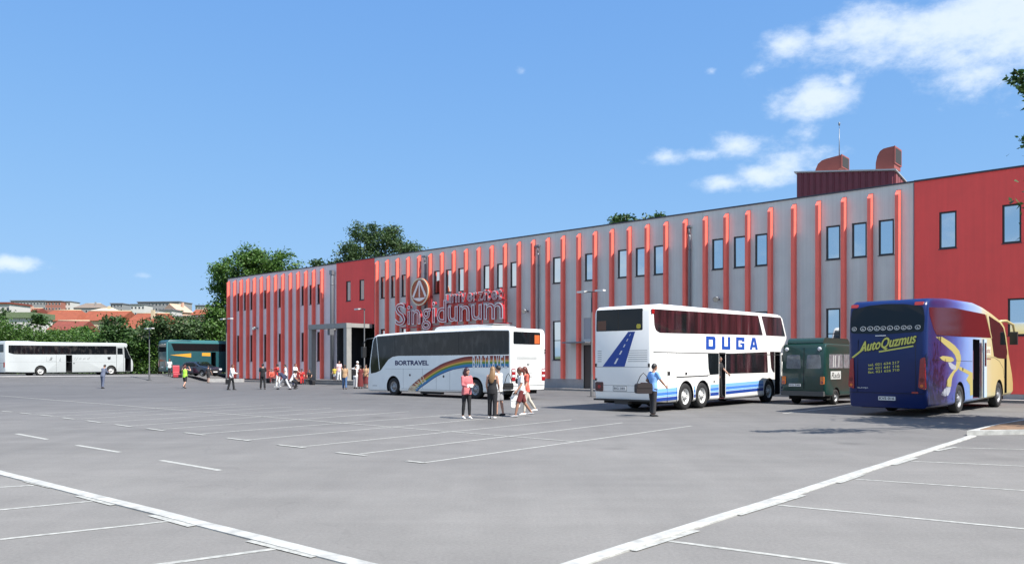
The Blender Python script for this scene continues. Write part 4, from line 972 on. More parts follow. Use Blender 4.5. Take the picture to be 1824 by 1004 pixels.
# yellow swirl
M_yel = mat('yellow_print', (.40, .355, .12), .4); M_slv = mat('silver_print', (.34, .37, .42), .4)
plate('swirl', [(.95, 2.70), (1.6, 2.72), (2.45, 2.58), (3.1, 2.44), (3.62, 2.26), (3.80, 2.08), (3.84, 1.93), (3.72, 1.76), (3.51, 1.61), (3.05, 1.46), (2.78, 1.29), (2.70, 1.12), (2.66, .98), (2.40, .98), (2.15, 1.00), (2.15, 1.18), (2.55, 1.40), (3.05, 1.60), (3.26, 1.78), (3.29, 1.93), (3.1, 2.10), (2.75, 2.24), (2.25, 2.36), (1.7, 2.5)], P['R'], M_yel, bb, t=.003)
plate('swirl', [(2.62, .97), (2.52, .80), (2.30, .68), (1.9, .66), (1.48, .73), (1.75, .86), (2.12, .98)], P['R'], M_slv, bb, t=.003)
plate('swirl', [(1.35, 2.01), (1.7, 2.06), (2.25, 2.05), (2.75, 2.02), (3.0, 1.95), (2.9, 1.88), (2.6, 1.85), (2.2, 1.86), (1.9, 1.88), (1.6, 1.93)], P['R'], M_yel, bb, t=.0045)
plate('swirl', [(2.3, 1.84), (2.6, 1.84), (3.25, 1.70), (3.2, 1.58), (2.7, 1.60), (2.45, 1.70)], P['R'], M_slv, bb, t=.0045)
plate('swirl', [(3.62, 1.70), (4.2, 1.62), (5.32, 1.45), (5.34, .62), (5.0, .60), (4.94, 1.0), (4.5, 1.20), (4.86, 1.38), (3.6, 1.58)], P['R'], M_yel, bb, t=.0045)
plate('flap_lock', circ(4.05, 1.60, .06, 10), P['R'], M_dark, bb, t=.012)
seam([(.6, 1.93), (5.3, 1.88)], P['R'], bb, .014); seam([(6.7, 2.02), (8.4, 2.05), (9.2, 1.9), (9.8, 1.62), (10.0, 1.2)], P['R'], bb, .016)
pn = plate('print_panel', rrect(6.85, 7.85, 2.14, 2.48, .03), P['R'], mat('pale_print', (.60, .58, .46), .45), bb, t=.003)
text('lettering', 'tourist', mat('maroon_print', (.20, .05, .05), .5), pn, P['R'], 6.98, 2.22, .80, .18, t=.004)
plate('print_crest', circ(6.75, 2.36, .10, 12, .2), P['R'], mat('maroon_print', (.20, .05, .05), .5), bb, t=.0045)
seam([(7.2, 1.98), (7.9, 1.98)], P['R'], bb, .04, mat('maroon_print', (.20, .05, .05), .5), 'lettering')
# tail
bk = lambda a, b, t: (-.03 - t + .03 * abs(b - 2.0) ** 2 * .0, -W + a, b)
plate('rear_window', [(.12, 3.68), (.7, 3.80), (1.28, 3.83), (1.85, 3.80), (2.43, 3.68), (2.48, 3.3), (2.46, 2.86), (1.28, 2.80), (.09, 2.86), (.07, 3.3)], lambda a, b, t: (.07 * smoothstep(3.0, 3.8, b) - t - .01, -W + a, b), M_gls, bb, t=.012, rnd=.08, t0=-.06)
M_swh = mat('sticker_white', (.55, .55, .53), .5)
for a, r_ in ((2.33, .085), (2.03, .10), (1.79, .10), (1.57, .10), (1.36, .09), (1.14, .10), (.92, .09), (.70, .09), (.52, .08), (.26, .09)):
    mb = MB(); c1, c2 = circ(a, 3.0, r_, 14, r_ * .85), circ(a, 3.0, r_ * .74, 14, r_ * .6)
    for k in range(14): mb.prism([c1[k], c1[(k + 1) % 14], c2[(k + 1) % 14], c2[k]], bk, .005, .012)
    mb.prism([(a - r_ * .4, 2.96), (a + r_ * .4, 2.97), (a + r_ * .2, 3.03)], bk, .005, .012); mb.build('round_sticker', M_swh, bb)
M_ylt = mat('yellow_lettering', (.62, .60, .12), .45)
bt = lambda a, b, t: bk(a, b + (2.36 - a) * .16, t)
text('lettering', 'AutoQuzmus', M_ink, bb, bt, 2.15, 2.08, 1.84, .42, t=.004, mirror=True, shear=.35, fat=.035)
text('lettering', 'AutoQuzmus', M_ylt, bb, bt, 2.15, 2.10, 1.84, .40, t=.0085, mirror=True, shear=.35, fat=.010)
seam([(2.40, 2.00), (2.02, 2.30)], bk, bb, .06, M_ylt, 'lettering_tail', .008); seam([(1.50, 2.20), (.40, 2.38)], bk, bb, .05, M_ylt, 'lettering_tail', .008)
for k, tx in enumerate(('tel. 021 634 217', 'tel. 021 641 116', 'fax. 021 626 710')):
    text('lettering', tx, M_ylt, bb, lambda a, b, t: bk(a, b + (1.9 - a) * .09, t), 1.86, 1.70 - k * .125, 1.02, .085, t=.004, mirror=True, bold=.01)
text('lettering', 'SLAVIJA', M_wp, bb, bk, 2.22, .93, .36, .055, t=.004, mirror=True)
plate('handle', rrect(1.28, 1.62, 2.735, 2.765, .01), bk, M_white, bb, t=.02)
npl = plate('number_plate', rrect(.97, 1.52, .55, .68, .01), bk, M_plate, bb, t=.012, t0=-.06)
text('lettering', 'KVS 016', M_ink, npl, bk, 1.49, .575, .49, .085, t=.0135, mirror=True, bold=.02)
for a0, a1 in ((.02, .24), (2.33, 2.53)):
    tl = plate('tail_light', round_poly([(a0 + .02, 2.02), (a1 - .06, 1.95), (a1, 1.0), (a0, .92)], .05), bk, M_lred, bb, t=.03, t0=-.08)
    plate('lens', circ((a0 + a1) / 2, 1.25, .075, 12), bk, mat('dark_red_lens', (.16, .008, .01), .15), tl, t=.036); plate('lens', circ((a0 + a1) / 2, 1.06, .05, 12), bk, M_lor, tl, t=.036)
    plate('high_light', rrect(a0 + .1 if a0 < 1 else a0 - .08, a0 + .38 if a0 < 1 else a0 + .16, 3.74, 3.86, .03), lambda a, b, t: (.10 - t + (b - 3.74) * .5, -W + a, b), M_lred, bb, t=.03)
seam([(2.5, .80), (.05, .80)], bk, bb, .012); seam([(2.2, 2.62), (2.24, .82)], bk, bb, .01); seam([(.34, 2.62), (.32, .82)], bk, bb, .01)
plate('reflector', rrect(.25, .45, .80, .86, .01), bk, M_lred, bb, t=.01)
M_crm = mat('cream_paint', (.48, .41, .19), .35, coat=.4)
for s in (-1, 1):
    MB().tube([(9.6, s * (W - .2), 3.55), (10.2, s * (W + .02), 3.60), (10.75, s * (W + .16), 3.45), (10.95, s * (W + .18), 3.1), (10.9, s * (W + .18), 2.75)], [.05, .055, .055, .05, .035], 8).build('mirror_arm', M_crm, bb)
    MB().prism(round_poly([(10.70, 3.15), (10.88, 3.15), (10.86, 2.6), (10.70, 2.6)], .04), lambda a, b, t: (a, t, b), s * (W + .18) - .14, s * (W + .18) + .14).build('mirror', M_dark, bb)

# ---------- green van
W, Lb = .97, 5.5
vn = place('green_van', (13.4, 33.9), (.69, .724), W, 'R')
tag(vn, 'dark green high roofed minibus between the double decker and the blue coach', 'van')
P = planes(W, Lb)
M_grn = mat('dark_green_paint', (.007, .042, .034), .35, var=.1, coat=.4)
sil = [(.06, .45), (0, .75), (0, 1.5), (.05, 2.45), (.12, 2.62), (.3, 2.68), (3.6, 2.66), (3.9, 2.5), (4.4, 1.75), (5.3, 1.35), (5.5, 1.1), (5.5, .45), (5.2, .36), (.4, .38)]
ct = MB(); archcut(ct, 1.25, W, .34, .42, .35); archcut(ct, 4.5, W, .34, .42, .35)
body('body', sil, W, .10, ct, M_grn, vn)
MB().prism(round_poly([(.22, 2.66), (.30, 2.86), (.5, 2.93), (3.0, 2.93), (3.4, 2.66)], .08), lambda a, b, t: (a, t, b), -.80, .80).build('raised_roof', M_grn, vn)
under(vn, Lb, W, .22, .45)
for x in (1.25, 4.5):
    for s in (-1, 1): wheel(vn, x, s, W, .34, .22, M_rimg)
M_gryg = mat('grey_glass', (.17, .19, .205), .06, spec=.5, var=.35, vscale=5)
bv = lambda a, b, t: (.033 * (b - 1.4) - t - .005, -W + a, b)
for a0, a1 in ((.16, .82), (1.05, 1.72)): plate('rear_window', [(a0, 1.58), (a1, 1.58), (a1 - .04, 2.18), (a0 + .06, 2.18)], bv, M_gryg, vn, t=.012, rnd=.08, t0=-.06)
seam([(.93, .7), (.93, 2.5)], bv, vn, .016)
for a0 in (.03, 1.74):
    tl = plate('tail_light', rrect(a0, a0 + .16, .90, 1.24, .03), bv, M_lor, vn, t=.03, t0=-.05); plate('lens', rrect(a0 + .02, a0 + .14, .93, 1.04, .02), bv, M_lred, tl, t=.036)
plate('number_plate', rrect(1.05, 1.58, .80, .92, .01), bv, M_plate, vn, t=.025, t0=-.05); text('lettering', 'KG 240', M_ink, vn, bv, 1.55, .825, .47, .075, t=.0265, mirror=True)
for a0 in (.16, 1.62): MB().ell((.0, -W + a0 + .07, 2.43), (.05, .09, .09), 10, 6).build('high_lamp', M_llt, vn)
MB().box(-.10, .08, -W + .03, W - .03, .40, .60).build('rear_bumper', mat('grey_plastic', (.07, .075, .075), .6), vn)
for side in 'RL':
    plate('side_window', [(.45, 1.60), (1.95, 1.60), (1.95, 2.22), (.45, 2.20)], P[side], M_gryg, vn, rnd=.05)
    plate('side_window', [(2.05, 1.60), (3.3, 1.60), (3.3, 2.22), (2.05, 2.22)], P[side], M_gryg, vn, rnd=.05)
for u in (.9, 1.1, 1.5): seam([(u, 1.64), (u + .04, 2.16)], P['R'], vn, .07, mat('pale_curtain', (.5, .5, .48), .8), 'curtain', .008)
stk = plate('side_sticker', [(.62, 1.12), (1.75, 1.12), (1.75, 1.47), (.62, 1.47)], P['R'], mat('pale_sticker', (.55, .57, .55), .5), vn, t=.003)
text('lettering', 'Rada', M_ink, stk, P['R'], .70, 1.17, .95, .24, t=.004, shear=.3)
wrap('windscreen', [(3.98, 2.42), (4.36, 1.82)], W - .12, M_gls, vn, .012)

# ---------- far white coach
W, Lb = 1.27, 13.3
wb = place('white_coach', (-50.6, 79), (.56, .83), W, 'R', .56)
tag(wb, 'plain white coach with an open luggage bay parked before the far bushes', 'coach', 'coaches parked by the building')
P = planes(W, Lb)
sil = [(.02, .40), (0, .8), (0, 3.30), (.06, 3.46), (.2, 3.53), (2.2, 3.56), (3.2, 3.50), (12.2, 3.58), (12.62, 3.55), (12.74, 3.40), (12.72, 3.2), (12.62, 3.08), (13.0, 2.2), (13.35, 1.6), (13.42, 1.2), (13.38, .40), (13.1, .34), (4, .30), (1.5, .34)]
ct = MB()
for x in (3.38, 10.83): archcut(ct, x, W, .50, .60)
ct.box(5.92, 6.58, -W - .3, W - .15, .34, 2.19, 1); ct.box(12.42, 13.12, -W - .3, -.2, .40, 2.0, 1)
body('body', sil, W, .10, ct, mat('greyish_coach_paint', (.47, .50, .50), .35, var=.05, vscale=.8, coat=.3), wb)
under(wb, Lb, W)
for x in (3.38, 10.83):
    for s in (-1, 1): wheel(wb, x, s, W, .50, rim=M_rimw)
for side in 'RL':
    plate('window_band', [(.32, 3.11), (11.40, 3.22), (11.40, 2.28), (1.4, 2.20), (.8, 2.22), (.32, 2.36)], P[side], M_tint, wb, rnd=.05)
    plate('front_side_window', [(12.30, 3.2), (12.55, 3.05), (12.90, 2.25), (13.15, 1.75), (12.36, 1.9)], P[side], M_gls, wb, rnd=.04)
wrap('windscreen', [(12.66, 3.04), (13.0, 2.2), (13.3, 1.68)], W - .12, M_gls, wb, .012)
drw = seam([(11.44, .36), (11.44, 3.1), (12.24, 3.1), (12.24, .36)], P['R'], wb, .03, M_seam, 'driver_door', .004)
plate('pane', [(11.52, 3.02), (12.14, 3.02), (12.17, 2.30), (11.52, 2.30)], P['R'], M_gls, drw, rnd=.04)
seam([(4.94, .4), (4.94, 2.18)], P['R'], wb, .02); seam([(.4, 1.45), (11.4, 1.42)], P['R'], wb, .01, M_seamg); seam([(6.7, .5), (10.1, .5)], P['R'], wb, .012, M_seamg)
fl_ = seam([(3.95, 1.98), (3.95, 1.5), (4.94, 1.5)], P['R'], wb, .02, M_seamg, 'flap_outline')
text('lettering', 'B', M_ink, wb, P['R'], 4.25, 1.62, .3, .3, t=.004, shear=.5)
text('lettering', 'L', M_ink, wb, P['R'], 5.25, 1.55, .14, .3, t=.004, shear=.5)
text('lettering', 'i j n o d', M_seamg, wb, P['R'], 6.75, 1.62, 1.75, .34, t=.004, shear=.5)
plate('emblem', [(10.4, 2.0), (10.78, 2.02), (10.75, 1.76), (10.55, 1.68), (10.42, 1.8)], P['R'], M_ink, wb, t=.004)
plate('flap_lock', rrect(6.68, 6.84, 1.26, 1.34, .02), P['R'], M_dark, wb, t=.015)
plate('rear_window', [(.3, 3.2), (2.24, 3.2), (2.24, 2.4), (.3, 2.4)], P['B'], M_gls, wb, rnd=.06); seam([(.1, 1.3), (2.4, 1.3)], P['B'], wb, .03)
for a0 in (.06, 2.22): plate('tail_light', rrect(a0, a0 + .24, .9, 1.4, .03), P['B'], M_lred, wb, t=.02)

# ---------- far green coach
W, Lb = 1.26, 12.0
gb = place('green_coach', (-36.2, 83), (.73, .68), W, 'R', .58)
tag(gb, 'dark teal coach with a yellow arrow on its side, half behind the building', 'coach', 'coaches parked by the building')
P = planes(W, Lb)
M_teal = mat('teal_paint', (.012, .070, .082), .35, var=.08, coat=.3); M_tealr = mat('teal_roof', (.05, .20, .22), .5)
sil = [(.03, .42), (0, .8), (0, 3.40), (.05, 3.60), (.25, 3.72), (2.4, 3.74), (2.75, 3.60), (11.4, 3.60), (11.7, 3.4), (12.0, 1.6), (12.0, .45), (11.7, .36), (1.5, .36)]
ct = MB()
for x in (2.77, 9.3): archcut(ct, x, W, .50, .62)
ct.box(4.70, 5.22, -W - .3, 0, .5, 2.5, 1)
body('body', sil, W, .10, ct, M_teal, gb)
MB().box(.3, 11.3, -W + .14, W - .14, 3.58, 3.76).build('roof_panel', M_tealr, gb)
MB().box(.15, 11.4, -W - .012, -W + .06, 3.43, 3.56).build('roof_edge', M_tealr, gb)
MB().box(-.01, .10, -W - .008, -W + .1, .6, 3.5).build('corner_post', M_tealr, gb)
under(gb, Lb, W)
for x in (2.77, 9.3):
    for s in (-1, 1): wheel(gb, x, s, W, .50, rim=M_rimg)
for side in 'RL': plate('window_band', [(.45, 3.36), (11.3, 3.40), (11.3, 2.60), (.75, 2.58)], P[side], M_gls, gb, rnd=.05)
M_yar = mat('amber_print', (.60, .30, .03), .45)
plate('arrow', [(.34, 2.15), (2.54, 2.35), (2.54, 1.90)], P['R'], M_yar, gb, t=.004); plate('amber_panel', [(3.7, 2.42), (4.62, 2.42), (4.62, 2.05), (3.7, 2.08)], P['R'], M_yar, gb, t=.004)
plate('rear_window', [(.2, 3.3), (2.3, 3.3), (2.3, 2.5), (.2, 2.5)], P['B'], M_gls, gb, rnd=.06); plate('amber_panel', [(.3, 1.55), (2.2, 1.75), (2.0, 1.45)], P['B'], mat('rust_print', (.35, .09, .03), .5), gb, t=.004)
plate('number_plate', rrect(1.0, 1.55, .82, .95, .01), P['B'], M_plate, gb, t=.01)
for a0 in (.06, 2.2): plate('tail_light', rrect(a0, a0 + .24, .9, 1.5, .03), P['B'], M_lred, gb, t=.02)

# ---------- dark parked car
def car(x, y, h, label, m, z):
    W = .88; t = empty('parked_car', (x, y, z), h); tag(t, label, 'car')
    P = planes(W, 4.5)
    sil = [(.05, .35), (0, .62), (.05, .95), (.55, 1.06), (1.15, 1.40), (1.6, 1.47), (2.5, 1.45), (3.3, 1.02), (4.2, .88), (4.45, .70), (4.5, .45), (4.4, .28), (.3, .26)]
    ct = MB(); archcut(ct, .85, W, .31, .37, .3); archcut(ct, 3.62, W, .31, .37, .3)
    body('body', sil, W, .09, ct, m, t)
    for xx in (.85, 3.62):
        for s in (-1, 1): wheel(t, xx, s, W, .31, .2, M_rimg)
    for sd in 'RL': plate('side_window', [(.85, 1.06), (1.3, 1.34), (2.4, 1.36), (3.05, 1.02), (2.0, .98)], P[sd], M_gls, t, rnd=.05)
    wrap('windscreen', [(2.55, 1.42), (3.26, 1.04)], W - .14, M_gls, t, .01); MB().box(4.44, 4.52, -.5, .5, .45, .68).build('grille', M_dark, t)
    for s in (-.68, .68): MB().box(4.40, 4.49, s - .16, s + .16, .62, .78).build('headlight', M_llt, t)
    MB().box(4.5, 4.53, -.26, .26, .40, .50).build('number_plate', M_plate, t)
    for s in (-1, 1): MB().box(2.85, 2.98, s * W - .12 * (s < 0), s * W + .12 * (s > 0), 1.0, 1.12).build('wing_mirror', m, t)
    return t
M_car = mat('dark_car_paint', (.012, .018, .032), .22, coat=.6)
car(-33.4, 80.6, R(-28), 'dark blue parked car in front of the green coach', M_car, .56)
# ------------------------------------------------------------------ vegetation
M_bark = mat('bark', (.075, .055, .04), .95, var=.35, vscale=6, bump=.8, bscale=14)
M_lf_a = mat('leaves_mid', (.05, .1, .02), .55, leaf=[(.034, .090, .014), (.066, .150, .022), (.105, .20, .034)])
M_lf_b = mat('leaves_dark', (.03, .07, .02), .55, leaf=[(.020, .056, .014), (.040, .094, .020), (.064, .130, .030)])
M_lf_c = mat('leaves_light', (.08, .14, .02), .55, leaf=[(.026, .070, .008), (.050, .118, .012), (.085, .165, .020)])
M_lf_d = mat('leaves_grey', (.05, .08, .04), .6, leaf=[(.030, .066, .020), (.058, .108, .034), (.090, .150, .052)])
def leaves(centres, size, up=.35, droop=0.0):
    """rhombic leaf faces at the given points"""
    c = np.asarray(centres, float); n = len(c)
    a = rng.normal(size=(n, 3)); a /= np.linalg.norm(a, axis=1, keepdims=True)
    nrm = rng.normal(size=(n, 3)); nrm[:, 2] = np.abs(nrm[:, 2]) + up; nrm /= np.linalg.norm(nrm, axis=1, keepdims=True)
    u = np.cross(a, nrm); u /= np.linalg.norm(u, axis=1, keepdims=True) + 1e-9; w = np.cross(nrm, u)
    s = size * rng.uniform(.6, 1.35, (n, 1)); 
    v = np.stack([c - u * s, c + w * s * .52 - nrm * s * .12, c + u * s, c - w * s * .52 - nrm * s * .12], 1).reshape(-1, 3)
    return v
def leaf_obj(name, v, m, parent=None, loc=None):
    n = len(v) // 4; me = bpy.data.meshes.new(name)
    me.vertices.add(len(v)); me.vertices.foreach_set('co', v.ravel()); me.loops.add(4 * n); me.loops.foreach_set('vertex_index', np.arange(4 * n, dtype=np.int32))
    me.polygons.add(n); me.polygons.foreach_set('loop_start', np.arange(0, 4 * n, 4, dtype=np.int32)); me.polygons.foreach_set('loop_total', np.full(n, 4, dtype=np.int32))
    me.materials.append(m); me.update(calc_edges=True); me.validate(); return link(name, me, parent, loc)
def crown_points(lobes, nclump, per, spread, hollow=.45):
    """clumps over the surface of several lobes (centre, radii), leaves gathered in each clump"""
    vol = np.array([l[1][0] * l[1][1] * l[1][2] for l in lobes]) ** .67; vol /= vol.sum()
    pts = []
    for l, q in zip(lobes, vol):
        k = max(3, int(nclump * q)); d = rng.normal(size=(k, 3)); d /= np.linalg.norm(d, axis=1, keepdims=True)
        r = rng.uniform(hollow, 1.05, (k, 1)) ** .6
        cc_ = np.array(l[0]) + d * r * np.array(l[1])
        for p in cc_:
            s = spread * rng.uniform(.6, 1.3); pp = rng.normal(size=(int(per * rng.uniform(.6, 1.4)), 3)) * s * np.array([1, 1, .6]); pts.append(p + pp)
    return np.concatenate(pts)
def tree(name, label, x, y, z, lobes, leafm, trunk_r, trunk_h, nclump, per, spread, leaf, group='trees around the car park', cat='tree', hollow=.45):
    t = empty(name, (x, y, z)); tag(t, label, cat, group)
    mb = MB(); top = Vector((0, 0, trunk_h))
    mb.tube([(0, 0, -.3), (.03, .02, trunk_h * .3), (.1, -.05, trunk_h * .65), top], [trunk_r * 1.35, trunk_r, trunk_r * .8, trunk_r * .6], 10)
    for l in lobes:
        c = Vector(l[0]); st = Vector((0, 0, trunk_h * random.uniform(.5, .98))); md_ = st.lerp(c, .5) + Vector((random.uniform(-.3, .3), random.uniform(-.3, .3), random.uniform(.1, .5)))
        mb.tube([st, md_, c], [trunk_r * .45, trunk_r * .28, trunk_r * .12], 7)
        for q in range(5):
            e = c + Vector((random.uniform(-1, 1) * l[1][0], random.uniform(-1, 1) * l[1][1], random.uniform(-.3, .9) * l[1][2])) * .8
            mb.tube([md_.lerp(c, .6), c.lerp(e, .5) + Vector((0, 0, .15)), e], [trunk_r * .14, trunk_r * .08, .02], 5)
    mb.build('trunk', M_bark, t)
    leaf_obj('crown', leaves(crown_points(lobes, nclump, per, spread, hollow), leaf), leafm, t)
    return t
# big tree behind the far end of the building
Yt = 98.0
def lob(cx, px, py, rx, ry, Y, zb, dy=0, k=1.0):
    """lobe from its place in the view, relative to a trunk at column cx"""
    p = at(px, py, Y + dy); x0 = (cx - 912) * Y / FOC
    return ((p.x - x0, dy, p.z - zb), (rx * Y / FOC, rx * Y / FOC * .9, ry * Y / FOC))
z0 = .5
tree('broadleaf_tree', 'big dark green broadleaf tree behind the far end of the building', (440 - 912) * Yt / FOC, Yt, z0,
     [lob(440, 470, 468, 34, 24, Yt, z0), lob(440, 425, 482, 38, 30, Yt, z0, -1), lob(440, 395, 500, 22, 26, Yt, z0, 1), lob(440, 505, 474, 26, 24, Yt, z0, 2), lob(440, 440, 520, 50, 34, Yt, z0, 1), lob(440, 392, 560, 26, 26, Yt, z0, -1), lob(440, 400, 605, 32, 42, Yt, z0, 0), lob(440, 378, 580, 16, 22, Yt, z0, 1), lob(440, 520, 500, 20, 24, Yt, z0, 0), lob(440, 450, 450, 20, 12, Yt, z0, 0)],
     M_lf_a, .45, 9.5, 330, 90, .50, .175)
Yt = 112.0
tree('airy_tree', 'tall airy tree showing over the roof behind the round emblem', (675 - 912) * Yt / FOC, Yt, 1.0,
     [lob(675, 650, 415, 30, 14, Yt, 1), lob(675, 680, 432, 44, 20, Yt, 1, 1), lob(675, 632, 450, 30, 20, Yt, 1, -1), lob(675, 722, 444, 30, 12, Yt, 1, 0), lob(675, 665, 470, 60, 22, Yt, 1, 1), lob(675, 615, 466, 22, 10, Yt, 1, 0), lob(675, 700, 412, 18, 8, Yt, 1, 0)],
     M_lf_d, .4, 15, 240, 64, .55, .185, hollow=.2)
tree('young_tree', 'small tree top peeping over the roof left of the airy tree', (568 - 912) * Yt / FOC, Yt, 1.0, [lob(568, 566, 472, 9, 7, Yt, 1), lob(568, 575, 485, 26, 14, Yt, 1), lob(568, 590, 474, 10, 5, Yt, 1)], M_lf_d, .25, 10, 60, 34, .4, .24)
Yt = 78.0
tree('round_tree', 'dark tree top showing over the grey roof, wider of the two', (1115 - 912) * Yt / FOC, Yt, 0, [lob(1115, 1113, 394, 20, 11, Yt, 0), lob(1115, 1098, 400, 14, 9, Yt, 0), lob(1115, 1135, 400, 18, 6, Yt, 0), lob(1115, 1115, 420, 40, 24, Yt, 0)], M_lf_b, .35, 11, 130, 44, .32, .17)
tree('round_tree', 'dark tree top showing over the grey roof, narrower of the two', (1172 - 912) * Yt / FOC, Yt + 1, 0, [lob(1172, 1172, 386, 14, 6, Yt, 0), lob(1172, 1168, 396, 18, 9, Yt, 0), lob(1172, 1172, 420, 34, 24, Yt, 0)], M_lf_b, .35, 11, 90, 44, .32, .17)
# tree on the island at the right edge: only the tips of its boughs reach into the view
nt_ = empty('near_tree', (17.6, 20.6, 0)); tag(nt_, 'leafy boughs of a tree reaching in at the right edge', 'tree', 'trees around the car park')
mb = MB(); tk = [(0, 0, -.2), (.05, .05, 1.5), (-.1, .1, 3.2), (-.05, 0, 5.0)]; mb.tube(tk, [.26, .2, .17, .13], 10)
tips = []
for tx, ty, tz in ((10.80, 17, 8.05), (11.16, 17.2, 6.72)):
    e = Vector((tx - 17.6, ty - 20.6, tz)); s_ = Vector((-.08, .02, min(4.6, tz - 1.6))); m1 = s_.lerp(e, .45) + Vector((0, 0, .5)); pth = [s_, m1, s_.lerp(e, .75) + Vector((0, 0, .35)), e]
    mb.tube(pth, [.10, .07, .04, .015], 7)
    for k in range(26):
        t = random.uniform(.62, 1.0); b = m1.lerp(e, (t - .35) / .65); sp = .5 * (1 - t) + .10
        tips.append(np.array(b) + rng.normal(size=(22, 3)) * np.array([sp, sp, sp * .5]))
lb = [((-.5, .3, 6.3), (2.6, 2.6, 1.9)), ((1.2, 1.0, 5.6), (2.4, 2.4, 1.6)), ((-.2, -.5, 7.8), (1.9, 1.9, 1.3)), ((.8, -1.2, 5.2), (2.0, 2.0, 1.3)), ((.5, 2.2, 6.0), (2.2, 2.2, 1.4))]
for l in lb: mb.tube([(0, 0, 3.6), tuple(Vector(l[0]) * .55 + Vector((0, 0, 1.6))), l[0]], [.1, .07, .03], 7)
mb.build('trunk', M_bark, nt_)
leaf_obj('crown', np.concatenate([leaves(crown_points(lb, 420, 40, .36), .11), leaves(np.concatenate(tips), .080)]), M_lf_b, nt_)
# thicket along the lower edge of the lot: one mass
prof = [(-620, 560), (-300, 556), (-60, 562), (0, 566), (30, 580), (60, 588), (100, 588), (130, 592), (165, 594), (190, 586), (215, 592), (235, 600), (255, 606), (280, 596), (310, 588), (340, 575), (370, 566), (400, 572), (440, 585)]
def ptop(px):
    for (a, za), (b, zb) in zip(prof, prof[1:]):
        if a <= px <= b: return za + (zb - za) * (px - a) / (b - a)
    return 600
C1, C2 = [], []
for k in range(2600):
    px = random.uniform(-560, 438) if k % 3 else random.uniform(-40, 420)
    Y = random.uniform(93, 104); top = ptop(px) + random.uniform(-3, 6) + 8 * abs(math.sin(px * .11 + Y)) ** 2
    zt = EYE + (HOR - top) * Y / FOC; zb = height((px - 912) * Y / FOC, Y) - .2
    z = zb + (zt - zb) * (random.random() ** .55); x = (px - 912) * Y / FOC
    P_ = np.array([x, Y + random.uniform(-.5, .5), z]) + rng.normal(size=(38, 3)) * np.array([.48, .42, .36])
    (C1 if (px < 150 + random.uniform(-80, 60)) else C2).append(P_)
tag(leaf_obj('thicket', leaves(np.concatenate(C1), .155), M_lf_c), kind='stuff'); tag(leaf_obj('thicket', leaves(np.concatenate(C2), .155), M_lf_a), kind='stuff')
Yt = 94.0
tree('shrub_tree', 'dense dark green shrub with a pointed top behind the white coach', (205 - 912) * Yt / FOC, Yt, .5, [lob(205, 203, 582, 20, 20, Yt, .5), lob(205, 196, 574, 9, 12, Yt, .5), lob(205, 212, 606, 28, 24, Yt, .5), lob(205, 236, 618, 26, 22, Yt, .5), lob(205, 218, 598, 16, 14, Yt, .5)], M_lf_b, .2, 3.2, 130, 44, .36, .19)
tree('grey_shrub_tree', 'greyish loose leaved tree behind the thin lamp post', (285 - 912) * Yt / FOC, Yt, .5, [lob(285, 285, 578, 24, 18, Yt, .5), lob(285, 268, 592, 22, 18, Yt, .5), lob(285, 310, 582, 26, 20, Yt, .5), lob(285, 340, 590, 30, 24, Yt, .5)], M_lf_d, .2, 4, 120, 36, .40, .19, hollow=.25)
# trees between the houses on the hill
HT = ((70, 566, 150, 9, 'dark small tree below the mossy green roof'), (150, 588, 140, 10, 'green bushy tree before the cream walled house'), (188, 562, 240, 8, 'small tree against the orange roof right of the cream walls'), (60, 556, 260, 8, 'dark small tree above the mossy roofed house'),
      (228, 556, 330, 6, 'tiny tree on the skyline left of the low block'), (345, 566, 170, 14, 'bushy tree left of the big broadleaf tree, below the orange cottage'), (262, 576, 160, 10, 'dark tree at the end of the steep orange roof'), (300, 570, 210, 10, 'green tree before the white terrace houses'),
      (10, 560, 180, 10, 'small tree at the left edge beside the white and red house'), (385, 556, 260, 12, 'dark tree between the hazy block and the broadleaf tree'), (330, 556, 330, 7, 'small round tree beside the peach gable'))
for i, (px, py, Y, r, lb_) in enumerate(HT):
    x = (px - 912) * Y / FOC; zg = height(x, Y)
    tree('hill_tree', lb_, x, Y, zg, [lob(px, px, py + 2, r, r * .7, Y, zg), lob(px, px - r * .6, py + r * .6, r * .8, r * .6, Y, zg), lob(px, px + r * .5, py + r * .7, r * .9, r * .6, Y, zg)], (M_lf_b, M_lf_a, M_lf_d)[i % 3], .15, 2.5, 26, 26, .5, .30, group='small trees on the hillside')
# wood beyond the road behind the photographer, mirrored in the window panes
CW = []
for k in range(900):
    x = random.uniform(-75, 60); Y = -52 + random.uniform(-4, 4); top = 9 + 4 * math.sin(x * .21) + 2.5 * math.sin(x * .6 + 1); z = top * random.random() ** .6
    CW.append(np.array([x, Y, z]) + rng.normal(size=(14, 3)) * np.array([.9, .8, .7]))
tag(leaf_obj('far_wood', leaves(np.concatenate(CW), .55), M_lf_a), kind='stuff')

